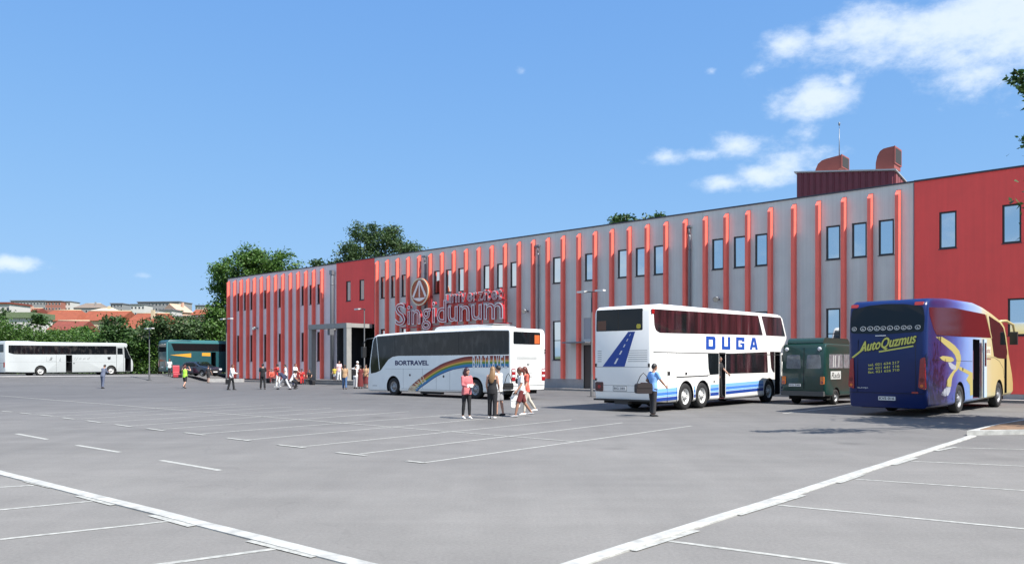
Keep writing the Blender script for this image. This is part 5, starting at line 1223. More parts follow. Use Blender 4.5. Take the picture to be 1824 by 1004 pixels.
# ------------------------------------------------------------------ town on the hillside
M_tile = mat('orange_tiles', (.25, .064, .028), .8, var=.2, vscale=1.2); M_tile2 = mat('red_tiles', (.19, .045, .028), .8, var=.25, vscale=1.2)
M_cw = mat('cream_wall', (.50, .42, .28), .85, var=.06); M_ww = mat('white_wall', (.52, .50, .47), .85, var=.06); M_gw = mat('grey_wall', (.24, .24, .24), .85, var=.08); M_pk = mat('pink_wall', (.52, .33, .24), .85, var=.06)
M_gr2 = mat('green_roof', (.13, .17, .09), .8, var=.2); M_sl = mat('slate', (.17, .17, .19), .8, var=.2); M_win = mat('house_window', (.03, .035, .04), .15)
def house(name, label, x0, x1, yr, ye, yb, Y, roofm, wallm, kind='gable', D=None, rz=0.0, win=3, rows=1, chim=True):
    w = (x1 - x0) * Y / FOC; xc = ((x0 + x1) / 2 - 912) * Y / FOC; D = D or max(6, w * .5)
    zr, ze = EYE + (HOR - yr) * Y / FOC, EYE + (HOR - ye) * Y / FOC
    zb = min(height(xc, Y) - .5, EYE + (HOR - yb) * Y / FOC)
    t = empty(name, (xc, Y, zb), rz); tag(t, label, 'house' if 'block' not in name else 'apartment block', 'houses on the hillside')
    hw = w / 2; e, r = ze - zb, zr - zb
    MB().box(-hw + .3, hw - .3, 0, D, 0, e).build('wall', wallm, t)
    ov = .45
    if kind == 'flat': rf = MB().box(-hw, hw, -ov, D + ov, e + .005, r).build('roof', roofm, t)
    else:
        ins = min(D * .5, hw * .40) if kind == 'hip' else 0
        vs = [(-hw, -ov, e - .05), (hw, -ov, e - .05), (hw, D + ov, e - .05), (-hw, D + ov, e - .05), (-hw + ins, D / 2, r), (hw - ins, D / 2, r)]
        rf = MB().add(vs, [(0, 1, 5, 4), (2, 3, 4, 5), (1, 2, 5), (3, 0, 4), (3, 2, 1, 0)]).build('roof', roofm, t)
        if chim: MB().box(hw * .3, hw * .3 + .7, D * .3, D * .3 + .7, e, r + .6).build('chimney', wallm, rf)
        MB().tube([(-hw + ins, D / 2, r + .03), (hw - ins, D / 2, r + .03)], [.16, .16], 6).build('ridge', M_cw, rf)
    for j in range(rows):
        for k in range(win):
            x = -hw + w * (k + .5) / win; zc = e - (e * .95) * (j + .5) / rows if rows > 1 else e - min(1.8, e * .45); s = min(.6, w / win * .28)
            f = MB().box(x - s, x + s, -.06, .02, zc - .6, zc + .6).build('window', M_ww, t)
            MB().box(x - s + .1, x + s - .1, -.075, -.061, zc - .5, zc + .5).build('pane', M_win, f)
    return t
house('hip_roofed_house', 'long house with hipped orange tile roof above the white coach', 55, 136, 549, 571, 592, 190, M_tile, M_cw, 'hip', 13, R(2), 4, chim=False)
house('tiled_house', 'cream walled house with orange tile roof right of the hipped roof', 133, 212, 551, 570.5, 592, 194, M_tile, M_cw, 'gable', 12, R(-2), 6, 1, chim=False)
house('steep_roofed_house', 'house with a large steep orange tile slope near the thin lamp post', 206, 270, 554, 585, 600, 176, M_tile, M_cw, 'gable', 16, R(-6), 3)
house('tiled_annexe', 'low annexe with a darker red tile roof in front of the hipped house', 84, 140, 569, 587, 597, 160, M_tile2, M_cw, 'gable', 9, R(3), 3, chim=False)
house('green_roofed_house', 'house with a flat mossy green roof and white wall at far left', 13, 58, 556, 566, 586, 170, M_gr2, M_ww, 'flat', 8, 0, 3)
house('corner_house', 'white and red house cut by the left edge of the picture', -26, 19, 538, 541, 572, 230, M_tile2, M_ww, 'flat', 10, 0, 5, 3)
house('red_roofed_house', 'house under a low dark red roof above the mossy green one', 14, 62, 547, 557, 570, 260, M_tile2, M_pk, 'gable', 9, 0, 3)
house('apartment_block', 'long grey apartment block with pale stair towers on the skyline at left', 18, 82, 534.5, 536, 556, 470, M_sl, M_gw, 'flat', 12, 0, 11, 3)
house('brick_block', 'block with reddish facade on the skyline beside the long grey one', 80, 109, 535, 536.5, 552, 450, M_sl, mat('brick_wall', (.30, .12, .09), .85, var=.1), 'flat', 12, 0, 5, 3)
house('white_block', 'pale end block on the skyline right of the reddish block', 109, 126, 536, 537, 552, 455, M_sl, M_ww, 'flat', 10, 0, 3, 3)
house('broad_roofed_house', 'broad brownish roof on the skyline in the middle of the town', 130, 178, 538.5, 548, 556, 430, mat('brown_roof', (.20, .16, .13), .85, var=.3), M_gw, 'hip', 14, 0, 5)
house('cream_gabled_house', 'pale cream roof rising behind the orange tile roofs', 160, 196, 547, 553, 560, 240, mat('cream_roof', (.60, .50, .36), .8), M_cw, 'hip', 9, 0, 3)
house('small_block', 'small grey block on the skyline left of the long dark one', 196, 219, 539.5, 541, 556, 460, M_sl, M_gw, 'flat', 10, 0, 4, 3)
house('dark_apartment_block', 'long dark grey apartment block on the skyline above the green coach', 242, 322, 536.5, 538, 556, 440, M_sl, M_gw, 'flat', 14, R(-6), 12, 3)
house('low_block', 'low grey block with white panels left of the long dark one', 232, 258, 541, 542.5, 556, 420, M_sl, M_ww, 'flat', 10, 0, 4, 2)
house('terrace_house', 'white terrace house with a stepped flat roof above the grey tree', 282, 308, 550, 552, 566, 250, M_sl, M_ww, 'flat', 8, 0, 4, 1)
house('terrace_house', 'white terrace house partly hidden by the grey tree', 262, 286, 555, 557, 572, 230, M_ww, M_ww, 'flat', 8, 0, 4, 1)
house('peach_house', 'peach coloured gabled house below the long dark block', 316, 346, 541, 556, 570, 280, M_pk, M_pk, 'gable', 10, R(60), 3)
house('orange_cottage', 'cottage with bright orange roof beside the peach gable', 340, 368, 550, 560, 570, 260, M_tile, M_pk, 'gable', 8, 0, 3)
house('long_pink_house', 'long pale pink house below the cottage', 304, 376, 562, 564, 578, 200, M_sl, M_pk, 'flat', 8, 0, 7)
house('hazy_block', 'distant grey block on the skyline next to the big tree', 347, 378, 543, 544, 556, 520, M_sl, M_gw, 'flat', 12, 0, 6, 2)
for i, lb_ in enumerate(('house with orange roof beyond the left edge', 'pale walled house beyond the left edge', 'house with red roof beyond the left edge')):
    px = -70 - i * 60; Y = 190 + 50 * i
    house('hill_house', lb_, px - 22, px + 22, 554 - i * 4, 566 - i * 4, 590, Y, (M_tile, M_sl, M_tile2)[i % 3], (M_cw, M_ww, M_pk)[i % 3], 'gable', None, R(8 * (i % 3 - 1)), 3)
# ------------------------------------------------------------------ people
M_skin = mat('skin', (.48, .27, .19), .55, var=.06, vscale=8); M_skin2 = mat('tanned_skin', (.33, .17, .11), .55, var=.06, vscale=8)
M_eye = mat('eye', (.015, .012, .01), .2); M_lip = mat('lips', (.34, .10, .09), .5)
HAIR = dict(black=mat('black_hair', (.012, .010, .010), .5), brown=mat('brown_hair', (.045, .024, .014), .5), blonde=mat('dark_blonde_hair', (.22, .125, .055), .5), red=mat('auburn_hair', (.11, .026, .016), .5), plum=mat('plum_hair', (.035, .012, .018), .5))
def cloth(name, c): return mat('cloth_' + name, c, .85, var=.12, vscale=9, bump=.35, bscale=22)
CL = {k: cloth(k, c) for k, c in dict(black=(.014, .014, .016), white=(.72, .72, .70), pink=(.52, .15, .16), lime=(.38, .72, .07), navy=(.018, .024, .06), grey=(.30, .30, .31), lightgrey=(.48, .48, .49), blue=(.22, .42, .80), charcoal=(.035, .033, .035), jeans=(.06, .12, .24), beige=(.55, .50, .42), red=(.48, .03, .03), maroon=(.14, .022, .022), yellow=(.60, .48, .06), greyblue=(.11, .13, .19), palepink=(.66, .46, .48), tan=(.42, .27, .15), coral=(.62, .12, .08)).items()}
def remeshed(mb, name, voxel, smooth=3):
    me = mb.mesh(name, M_skin); o = bpy.data.objects.new(name, me); COL.objects.link(o)
    r = o.modifiers.new('r', 'REMESH'); r.mode = 'VOXEL'; r.voxel_size = voxel
    s = o.modifiers.new('s', 'SMOOTH'); s.factor = .5; s.iterations = smooth
    nm = evaluated(o); drop(o)
    v = [tuple(q.co) for q in nm.vertices]; f = [tuple(p.vertices) for p in nm.polygons]; bpy.data.meshes.remove(nm)
    return v, f
def person(px, py, face, hgt, label, top, bottom, hair='black', hairstyle='short', skin=0, lean=0, legs=((4, 2), (-4, 6)), arms=((5, 8, 12, 0), (5, 8, 12, 0)), bottoms='trousers', sleeves='short', topless_shoulder=False, shoes='black', head_yaw=0, head_pitch=0, z=0.0, sit=False, stance=.1, near=False, world_pos=None, cat='person', wide=1.0, foot_up=None, scarf=None):
    """a posed figure; face = compass heading in degrees (0 = +x, 90 = away). legs: (thigh forward, knee bend) for left, right; arms: (forward, outward, elbow, inward)"""
    x, y = world_pos if world_pos else gp(px, py)
    t = empty('person', (x, y, z), R(face)); tag(t, label, cat, 'people on the car park')
    k = hgt / 1.75; vox = .016 if near else .022; nb = 12
    V = Vector
    hip0 = V((0, 0, 0))
    def legpts(a, b, s):
        h = V((0, s * .088, 0)); a_, b_ = R(a), R(a - b); ab = R(stance * 25) * s
        kn = h + V((math.sin(a_), math.sin(ab) * .5, -math.cos(a_))) * .44; an = kn + V((math.sin(b_), math.sin(ab) * .5, -math.cos(b_))) * .42
        return h, kn, an, b_
    LL = [legpts(*legs[0], 1), legpts(*legs[1], -1)]
    zlow = min(l[2].z for l in LL); hz_ = -zlow + .085
    up = Matrix.Translation(V((0, 0, hz_)))
    Ln = Matrix.Rotation(R(lean), 4, 'Y')
    def T(p): return (Ln @ V(p)) + V((0, 0, hz_))
    def U(p): return V(p) + V((0, 0, hz_))
    sh = [V((0, s * .170 * wide, .515)) for s in (1, -1)]
    AR = []
    for i, s in enumerate((1, -1)):
        f_, o_, e_, n_ = arms[i]; d1 = V((math.sin(R(f_)) * math.cos(R(o_)), s * math.sin(R(o_)), -math.cos(R(f_)) * math.cos(R(o_)))).normalized()
        ff = R(f_ + e_); d2 = V((math.sin(ff), s * (math.sin(R(o_)) * .6 - n_), -math.cos(ff))).normalized()
        el = sh[i] + d1 * .29; wr = el + d2 * .25; AR.append((sh[i], el, wr, d2))
    neck, head = V((.0, 0, .58)), V((.025, 0, .725))
    HM = Matrix.Rotation(R(head_yaw), 3, 'Z') @ Matrix.Rotation(R(head_pitch), 3, 'Y')
    K = lambda p: tuple(V(p) * k)
    # ---- body: one continuous surface
    b = MB()
    b.tube([K(T(q)) for q in ((0, 0, -.06), (0, 0, .06), (.0, 0, .2), (.005, 0, .36), (0, 0, .48), (-.005, 0, .555))], [r * k for r in (.105, .152, .133, .150, .145, .070)], 16, [q * 1.0 for q in (.8, .68, .66, .68, .58, .8)], ref=(0, 1, 0))
    b.tube([K(T((-.01, 0, .50))), K(T(neck)), K(T((.012, 0, .64)))], [.062 * k, .052 * k, .052 * k], nb)
    hc = V(T(head)) * k
    b.ell(hc, (.095 * k, .074 * k, .115 * k), 16, 12, M=HM @ Ln.to_3x3())
    HB = HM @ Ln.to_3x3() if False else Ln.to_3x3() @ HM
    hp = lambda q: tuple(hc + HB @ (V(q) * k))
    b.tube([hp((.03, 0, -.05)), hp((.062, 0, -.095))], [.058 * k, .030 * k], nb, round_ends=True)
    b.tube([hp((.085, 0, .012)), hp((.112, 0, -.022))], [.010 * k, .016 * k], 8, round_ends=True)
    for s in (1, -1): b.ell(hp((-.005, s * .075, -.005)), (.018 * k, .009 * k, .030 * k), 8, 6, M=HB)
    for h, kn, an, b_ in LL:
        b.tube([K(U(h)), K(U(h.lerp(kn, .5))), K(U(kn)), K(U(kn.lerp(an, .3))), K(U(an))], [q * k for q in (.088, .075, .054, .056, .036)], nb, round_ends=True)
        b.tube([K(U(an + V((-.03, 0, -.04)))), K(U(an + V((.07, 0, -.055)))), K(U(an + V((.15, 0, -.062))))], [q * k for q in (.036, .036, .024)], nb, round_ends=True)
    for i, (s0, el, wr, d2) in enumerate(AR):
        b.tube([K(T(s0)), K(T(s0.lerp(el, .5))), K(T(el)), K(T(el.lerp(wr, .35))), K(T(wr))], [q * k for q in (.056, .047, .040, .039, .026)], nb, round_ends=True)
        b.tube([K(T(wr)), K(T(wr + d2 * .05)), K(T(wr + d2 * .09))], [q * k for q in (.028, .038, .032)], nb, [.7, .5, .45], ref=(1, 0, 0) if abs(d2.x) < .8 else (0, 0, 1), round_ends=True)
    v, f = remeshed(b, 'body', vox * k)
    mb = MB(); mb.add(v, f, 0, True)
    for i, (s0, el, wr, d2) in enumerate(AR):
        side = d2.cross(V((0, 1, 0))); side = side.normalized() if side.length > .2 else V((1, 0, 0)); nrm_ = side.cross(d2).normalized(); pc = wr + d2 * .075
        for q, (off, ln) in enumerate(((-.027, .062), (-.009, .072), (.009, .068), (.027, .054))):
            p0 = pc + side * off; p1 = p0 + d2 * ln * .55 + nrm_ * -.004; p2 = p0 + d2 * ln * .95 + nrm_ * (.016 if i else -.016)
            mb.tube([K(T(p0)), K(T(p1)), K(T(p2))], [.0095 * k, .0085 * k, .007 * k], 6, round_ends=True)
        p0 = wr + d2 * .03 + side * .02; mb.tube([K(T(p0)), K(T(p0 + side * .028 + d2 * .02)), K(T(p0 + side * .034 + d2 * .05))], [.012 * k, .010 * k, .008 * k], 6, round_ends=True)
    for s in (1, -1):
        mb.ell(hp((.083, s * .031, .012)), (.008 * k, .012 * k, .008 * k), 8, 6, 1, M=HB)
        mb.tube([hp((.088, s * .016, .032)), hp((.080, s * .046, .034))], [.006 * k, .004 * k], 6, mi=1)
    mb.tube([hp((.091, -.020, -.058)), hp((.098, 0, -.056)), hp((.091, .020, -.058))], [.004 * k, .007 * k, .004 * k], 6, mi=2)
    mb.build('body', [(M_skin, M_skin2)[skin], M_eye, M_lip], t)
    # ---- clothes
    inf = .016
    if top:
        c = MB(); zlo = -.10 if bottoms != 'dress' else -.12
        tz = (zlo, .06, .2, .36, .475, .54) if not topless_shoulder else (zlo, .06, .2, .34, .40, .42)
        c.tube([K(T(q)) for q in zip((0, 0, 0, .005, .0, -.005), [0] * 6, tz)], [r * k for r in (.190, .184, (.146 + inf) * wide, (.158 + inf) * wide, (.146 + inf) * wide if not topless_shoulder else .166, .088 if not topless_shoulder else .165)], 18, (.70, .72, .72, .74, .66, .85), ref=(0, 1, 0))
        if sleeves:
            for s0, el, wr, d2 in AR:
                if sleeves == 'short': c.tube([K(T(s0 + V((0, -s0.y * .22, .045)))), K(T(s0 + V((0, s0.y * .02, .012)))), K(T(s0.lerp(el, .4))), K(T(s0.lerp(el, .78)))], [.040 * k, .066 * k, .063 * k, .062 * k], nb)
                if sleeves == 'long': c.tube([K(T(s0 + V((0, -s0.y * .22, .045)))), K(T(s0 + V((0, s0.y * .02, .012)))), K(T(s0.lerp(el, .5))), K(T(el)), K(T(el.lerp(wr, .95)))], [.040 * k, .064 * k, .060 * k, .052 * k, .042 * k], nb)
        v, f = remeshed(c, 'shirt', vox * k, 2); MB().add(v, f, 0, True).build('shirt', CL[top], t)
    if bottom:
        c = MB()
        if bottoms == 'dress' or bottoms == 'skirt':
            l0 = LL[0]; l1 = LL[1]; lo = -.62 if bottoms == 'skirt' else -.80
            c.tube([K(U((0, 0, .08))), K(U((0, 0, -.08))), K(U((.0, 0, -.35))), K(U((0, 0, lo)))], [q * k for q in (.150, .185, .215, .25)], 18, .78, ref=(0, 1, 0))
        else:
            c.tube([K(T((0, 0, .10))), K(T((0, 0, .02))), K(U((0, 0, -.08)))], [q * k for q in (.146, .164, .162)], 16, .70, ref=(0, 1, 0))
            for h, kn, an, b_ in LL:
                tight = bottoms == 'leggings'
                if bottoms == 'shorts': c.tube([K(U(h + V((0, 0, .02)))), K(U(h.lerp(kn, .5))), K(U(h.lerp(kn, .92)))], [q * k for q in (.104, .098, .090)], nb)
                elif tight: c.tube([K(U(h)), K(U(h.lerp(kn, .5))), K(U(kn)), K(U(kn.lerp(an, .3))), K(U(kn.lerp(an, .93)))], [q * k for q in (.096, .083, .062, .064, .046)], nb)
                else: c.tube([K(U(h)), K(U(h.lerp(kn, .5))), K(U(kn)), K(U(kn.lerp(an, .4))), K(U(kn.lerp(an, .97)))], [q * k for q in (.102, .092, .076, .072, .074)], nb)
        v, f = remeshed(c, bottoms, vox * k, 2); MB().add(v, f, 0, True).build('trousers' if bottoms in ('trousers', 'leggings') else bottoms, CL[bottom], t)
    for h, kn, an, b_ in LL:
        pts = [U(an + V((-.055, 0, -.045))), U(an + V((.03, 0, -.045))), U(an + V((.11, 0, -.058))), U(an + V((.18, 0, -.068)))]
        c = MB(); c.tube([K(q) for q in pts], [q * k for q in (.040, .046, .042, .024)], 10, (.95, .95, .8, .7), round_ends=True)
        c.build('shoe', CL[shoes], t)
    # ---- hair
    c = MB(); hm = HAIR[hair]
    if scarf: hm = CL[scarf]
    HR = HB
    def cap(sx, sy, sz, off, cut):
        vs, fs = [], []; nu, nv = 18, 9
        for j in range(nv + 1):
            for i in range(nu):
                th = 2 * math.pi * i / nu; fr = .5 + .5 * math.cos(th); phm = R(cut - 58 * fr ** 1.5); ph = phm * j / nv
                vs.append(hp((off[0] + math.sin(ph) * math.cos(th) * sx, math.sin(ph) * math.sin(th) * sy, off[2] + math.cos(ph) * sz)))
        for j in range(nv):
            for i in range(nu): fs.append((j * nu + i, (j + 1) * nu + i, (j + 1) * nu + (i + 1) % nu, j * nu + (i + 1) % nu))
        fs.append(tuple(nv * nu + i for i in range(nu))); c.add(vs, fs, 0, True)
    if hairstyle == 'short': cap(.103, .083, .122, (-.008, 0, .006), 118)
    if hairstyle in ('long', 'bob', 'tail'):
        cap(.112, .094, .128, (-.010, 0, .008), 128)
        if hairstyle == 'long': c.tube([hp((-.05, 0, .04)), hp((-.085, 0, -.10)), K(T((-.115, 0, .50))), K(T((-.120, 0, .34)))], [q * k for q in (.085, .100, .125, .075)], 14, [.7, .55, .40, .30], ref=(0, 1, 0), round_ends=True)
        if hairstyle == 'bob': c.tube([hp((-.03, 0, .03)), hp((-.045, 0, -.07)), hp((-.04, 0, -.14))], [q * k for q in (.098, .118, .09)], 14, .75, ref=(0, 1, 0), round_ends=True)
        if hairstyle == 'tail': c.tube([hp((-.09, 0, .05)), hp((-.14, 0, -.02)), hp((-.13, 0, -.14))], [q * k for q in (.035, .035, .012)], 10, round_ends=True)
    if hairstyle: c.build('headscarf' if scarf else 'hair', hm, t)
    t['_'] = 0; del t['_']
    return t, T, k, AR, t.matrix_basis.copy()
def bag_at(pos, face, w, d, h, m, label, name='shoulder_bag', strap=.45, z=0, cat='bag'):
    t = empty(name, pos, R(face)); tag(t, label, cat)
    MB().prism(rrect(-w / 2, w / 2, -h, 0, min(w, h) * .22), lambda a, b, t_: (a, t_, b), -d / 2, d / 2).build('bag_body', m, t)
    MB().prism(rrect(-w * .46, w * .46, -h * .45, .01, .03), lambda a, b, t_: (a, t_, b), -d / 2 - .012, -d / 2 - .002).build('flap', m, t)
    MB().tube([(-w * .42, 0, -.02), (-w * .2, 0, strap * .7), (0, 0, strap), (w * .2, 0, strap * .7), (w * .42, 0, -.02)], [.013] * 5, 6).build('strap', m, t)
    return t
N_ = True
# the near groups
person(831, 745, -60, 1.62, 'young woman in a pink top and black leggings holding a white paper', 'pink', 'black', 'plum', 'bob', 0, 0, ((3, 3), (-3, 5)), ((20, 4, 75, .25), (12, 5, 70, .3)), 'leggings', 'long', shoes='white', head_yaw=30, wide=.90, near=N_)
x, y = gp(831, 745)
pp_ = empty('sheet_of_paper', (x + .14, y - .32, 1.08), R(-60)); tag(pp_, 'white sheet of paper held by the woman in the pink top', 'paper'); MB().box(-.02, .02, -.11, .11, -.05, .05).build('sheet', CL['white'], pp_)
person(877, 745, 78, 1.66, 'woman seen from behind with long dark blonde hair, black strapless top and black trousers', 'black', 'black', 'blonde', 'long', 0, 2, ((5, 4), (-5, 3)), ((6, 12, 28, .1), (10, 10, 40, .2)), 'trousers', None, True, shoes='white', head_yaw=10, wide=.90, near=N_)
person(889, 740, 150, 1.70, 'person in pale grey shorts standing behind the woman with long blonde hair', 'white', 'grey', 'black', 'short', 0, 2, ((4, 3), (-4, 6)), ((8, 8, 20, 0), (16, 10, 60, .2)), 'shorts', 'short', shoes='black', near=N_)
x, y = gp(889, 740); bag_at((x + .32, y + .02, 1.12), 20, .34, .12, .22, CL['black'], 'black shoulder bag carried by the person in grey shorts', strap=.34)
person(929, 742, 200, 1.68, 'person walking in a white T-shirt with a dark strap and dark knee trousers', 'white', 'maroon', 'red', 'tail', 1, 4, ((22, 8), (-20, 18)), ((14, 8, 30, 0), (-16, 6, 12, 0)), 'shorts', 'short', shoes='grey', wide=.90, near=N_)
x, y = gp(921, 742); bag_at((x - .06, y - .12, .72), 25, .34, .05, .40, CL['white'], 'white carrier bag held low by the walking person', 'carrier_bag', strap=.16)
x, y = gp(920, 742); bag_at((x + .10, y + .10, 1.28), 20, .26, .10, .16, CL['black'], 'small black bag under the arm of the walking person', strap=.24)
person(937, 738, 205, 1.66, 'person in a coral pink top and pale trousers walking behind the white T-shirt', 'coral', 'beige', 'red', 'long', 0, 3, ((12, 6), (-26, 10)), ((10, 6, 20, 0), (-10, 6, 12, 0)), 'leggings', 'short', shoes='white', wide=.90, near=N_)
person(1163, 741, 28, 1.76, 'man in a pale blue shirt with a bag on his shoulder beside the double decker', 'blue', 'charcoal', 'black', 'short', 1, 3, ((4, 2), (-2, 3)), ((-20, 14, 95, .2), (34, 6, 14, 0)), 'trousers', 'short', shoes='black', head_yaw=-8, near=N_)
x, y = gp(1163, 741); bag_at((x - .34, y - .10, 1.12), 10, .56, .26, .34, mat('bag_brown', (.022, .014, .014), .6), 'large dark travel bag hung from the shoulder of the man in blue', 'travel_bag', strap=.36)
# figure stepping out of the double decker's middle door
q = Vector((5.08, 28.9)) + Vector((.653, .757)) * 5.72 + Vector((-.757, .653)) * .16
person(0, 0, heading((.757, -.653)) * 180 / math.pi, 1.70, 'person in black with a pale arm standing in the middle door of the double decker', 'black', 'black', 'black', 'short', 0, 3, ((6, 6), (-4, 4)), ((30, 6, 20, 0), (6, 8, 16, 0)), 'trousers', 'short', z=.38, world_pos=tuple(q), near=N_)
# farther people, left to right
person(183, 691.5, 75, 1.74, 'stooping person in grey blue clothes below the far white coach', 'greyblue', 'greyblue', 'black', 'short', 1, 14, ((6, 4), (-6, 4)), ((30, 4, 95, .3), (28, 4, 95, .3)), 'trousers', 'long', head_pitch=15)
person(329.5, 691.5, 82, 1.68, 'person in a lime green top with both hands raised to the head', 'lime', 'black', 'red', 'tail', 0, 0, ((16, 10), (-14, 30)), ((60, 45, 120, .9), (60, 45, 120, .9)), 'shorts', None, shoes='black')
x, y = gp(324, 690); bag_at((x - .12, y, .98), 5, .26, .12, .24, CL['black'], 'small black bag at the hip of the person in lime green', strap=.40)
person(412, 694, -5, 1.75, 'man in a white and striped shirt holding papers by the far corner of the building', 'white', 'black', 'red', 'short', 1, 6, ((12, 6), (-10, 5)), ((22, 6, 62, .1), (20, 6, 64, .1)), 'trousers', 'long')
x, y = gp(405, 690); bag_at((x, y, .62), 0, .24, .16, .36, CL['black'], 'black case hanging beside the man in the striped shirt', 'hand_case', strap=.2)
person(468, 692.8, 92, 1.78, 'man in black shirt and black trousers standing with his back turned', 'black', 'black', 'black', 'short', 0, 0, ((3, 2), (-3, 2)), ((12, 14, 95, .5), (12, 14, 95, .5)), 'trousers', 'short', stance=.35)
person(495, 689, 175, 1.76, 'man in a red top and white trousers pointing to the left', 'red', 'white', 'black', 'short', 1, 2, ((6, 2), (-6, 5)), ((70, 4, 12, 0), (8, 8, 20, 0)), 'trousers', 'short', shoes='white')
person(509, 687, 200, 1.72, 'person in a white shirt behind the striding figures', 'white', 'black', 'black', 'short', 0, 3, ((5, 3), (-5, 3)), ((10, 6, 20, 0), (10, 6, 20, 0)), 'trousers', 'short')
person(507, 693.5, 160, 1.68, 'figure leaning low in pale jeans and a dark top, mid stride', 'navy', 'lightgrey', 'black', 'short', 1, 46, ((38, 10), (-26, 8)), ((40, 8, 30, 0), (30, 8, 20, 0)), 'trousers', 'short')
person(519, 692.5, 10, 1.64, 'squatting person in a white top and black jeans', 'white', 'black', 'black', 'tail', 1, 24, ((78, 96), (66, 90)), ((44, 6, 30, 0), (40, 6, 30, 0)), 'trousers', 'short')
person(525, 688, -20, 1.78, 'person in a dark vest over a white shirt standing behind the squatting one', 'white', 'navy', 'red', 'short', 0, 4, ((4, 2), (-4, 2)), ((24, 8, 40, 0), (10, 8, 30, 0)), 'trousers', 'short')
def seat(px, py, label, x2=None):
    x, y = gp(px, py); t = empty('bench', (x, y, 0), FROT); tag(t, label, 'bench', 'low benches by the wall')
    for k in range(3): MB().box(-.75, .75, -.22 + k * .15, -.22 + k * .15 + .12, .42, .46).build('slat', M_step, t)
    for s in (-.6, .6): MB().box(s - .04, s + .04, -.2, .2, .0, .42).build('leg', M_lamp, t)
    return (x, y)
b1_ = seat(484, 682, 'low bench under the seated person in salmon red'); b2_ = seat(541, 684, 'low bench under the seated person in bright red')
person(0, 0, -75, 1.66, 'seated person in salmon red by the wall', 'coral', 'maroon', 'black', 'short', 0, 8, ((86, 88), (82, 84)), ((30, 8, 40, .2), (30, 8, 40, .2)), 'trousers', 'long', world_pos=(b1_[0], b1_[1] + .02))
person(0, 0, -70, 1.70, 'seated person in bright red, dark haired', 'red', 'red', 'black', 'tail', 0, 12, ((84, 86), (80, 70)), ((34, 8, 40, .2), (26, 8, 40, .2)), 'trousers', 'short', world_pos=(b2_[0] - .2, b2_[1] + .05))
person(0, 0, -80, 1.68, 'seated person in dark clothes beside the one in bright red', 'charcoal', 'black', 'black', 'short', 0, 14, ((84, 86), (80, 84)), ((34, 8, 40, .2), (26, 8, 40, .2)), 'trousers', 'short', world_pos=(b2_[0] + .5, b2_[1] + .05))
x, y = gp(556, 685); bag_at((x, y, .38), FROT * 57.3, .5, .28, .38, CL['black'], 'dark bag standing on the ground left of the steps', 'holdall', strap=.22)
# by the entrance
def onstep(px, Y): return ((px - 912) * Y / FOC, Y)
person(0, 0, -95, 1.18, 'small child in a yellow top on the landing', 'yellow', 'white', 'black', 'short', 0, 0, ((4, 2), (-4, 2)), ((8, 8, 20, 0), (8, 8, 20, 0)), 'shorts', 'short', z=.36, world_pos=onstep(596, 66.6))
person(0, 0, -60, 1.66, 'woman in a pale pink top standing on the landing by the column', 'palepink', 'white', 'black', 'short', 0, 0, ((4, 2), (-4, 2)), ((8, 8, 20, 0), (8, 8, 20, 0)), 'trousers', 'short', z=.36, world_pos=onstep(604, 66.0))
person(0, 0, 100, 1.72, 'person in blue jeans by the foot of the column', 'tan', 'jeans', 'brown', 'tail', 0, 0, ((14, 4), (-12, 8)), ((30, 8, 60, .2), (8, 8, 20, 0)), 'trousers', 'short', world_pos=gp(614, 693))
person(0, 0, 80, 1.68, 'person in a white shirt and pale jeans with a black rucksack by the entrance', 'white', 'lightgrey', 'black', 'short', 1, 0, ((4, 2), (-4, 2)), ((8, 8, 20, 0), (8, 8, 20, 0)), 'trousers', 'short', world_pos=gp(633, 691.5))
x, y = gp(631.5, 692.2); bag_at((x - .02, y - .12, 1.40), 0, .30, .16, .44, CL['black'], 'black rucksack on the back of the person in white', 'rucksack', strap=.05)
person(0, 0, 95, 1.64, 'person in a long maroon dress by the lamp post at the entrance', 'maroon', 'maroon', 'black', 'tail', 1, 0, ((4, 2), (-4, 2)), ((8, 8, 40, .2), (8, 8, 40, .2)), 'dress', 'short', world_pos=gp(642, 691.5))
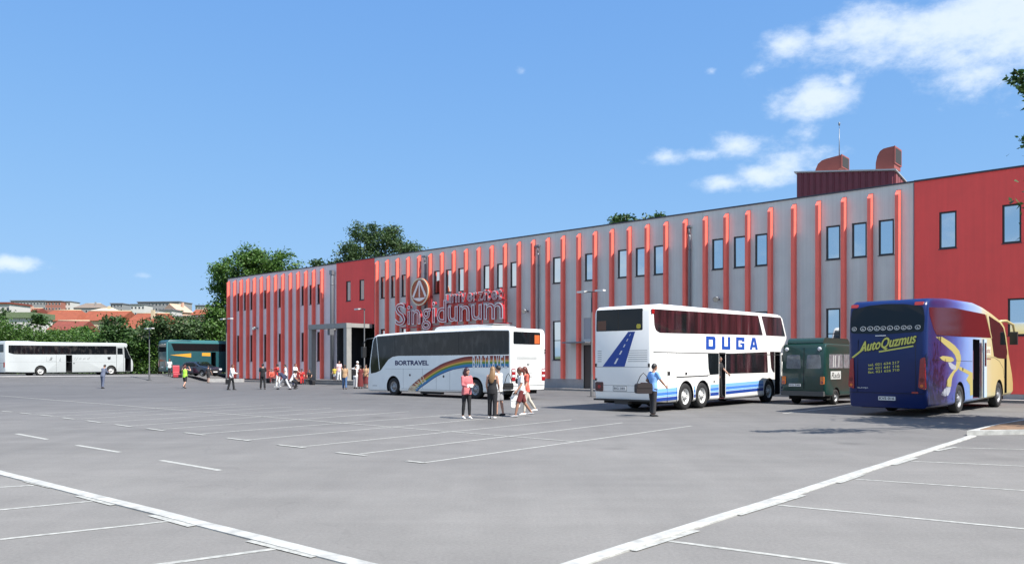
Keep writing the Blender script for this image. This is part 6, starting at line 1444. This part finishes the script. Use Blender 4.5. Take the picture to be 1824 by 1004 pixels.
person(0, 0, 170, 1.78, 'person in a white blouse with a white headscarf behind the maroon dress', 'white', 'white', 'black', 'short', 0, 0, ((4, 2), (-4, 2)), ((40, 12, 40, .2), (20, 8, 30, 0)), 'trousers', 'long', z=.19, world_pos=onstep(637, 61.6), scarf='white')
person(0, 0, -100, 1.70, 'person in tan and brown clothes next to the rainbow coach', 'tan', 'maroon', 'brown', 'tail', 0, 0, ((4, 2), (-4, 2)), ((14, 8, 60, .2), (14, 8, 40, .2)), 'skirt', 'short', world_pos=gp(652, 691))
# far left by the green coach
def hp_(px, Y): x = (px - 912) * Y / FOC; return (x, Y), height(x, Y)
w_, h_ = hp_(302, 79.0); person(0, 0, 100, 1.68, 'person in a pale top and grey trousers at the tail of the green coach', 'white', 'charcoal', 'red', 'tail', 0, 0, ((4, 2), (-4, 2)), ((8, 8, 20, 0), (8, 8, 20, 0)), 'trousers', 'short', world_pos=w_, z=h_)
w_, h_ = hp_(371, 75.0); person(0, 0, 80, 1.60, 'person in dark clothes with bare arms before the dark car', 'charcoal', 'charcoal', 'brown', 'short', 0, 0, ((4, 2), (-4, 2)), ((8, 18, 20, 0), (8, 18, 20, 0)), 'shorts', 'short', world_pos=w_, z=h_)
w_, h_ = hp_(314, 78.0)
rc = empty('moulded_chair', (w_[0], w_[1], h_), R(-60)); tag(rc, 'red moulded chair standing on the asphalt near the green coach', 'chair')
M_rp = mat('red_plastic', (.40, .04, .055), .4)
MB().prism(round_poly([(-.3, .0), (.34, .0), (.36, .36), (-.02, .44), (-.12, 1.15), (-.26, 1.2), (-.36, 1.1)], .08), lambda a, b, t: (a, t, b), -.30, .30).build('shell', M_rp, rc); MB().box(-.02, .30, -.26, .26, .40, .47).build('seat_pad', M_rp, rc)
tag(line('pavement', (-75, 76.9), (-33.5, 79.6), 1.3, .035, M_pav), kind='structure')
# a low concrete edge at the far corner
cb = MB().box(-1.7, 1.7, -.2, .2, 0, .38).build('concrete_block', M_conc); cb.location = (-28.3, 78.4, height(-28.3, 78.4) - .05); cb.rotation_euler = (0, 0, R(4)); tag(cb, 'pale concrete block lying before the dark car', 'block')
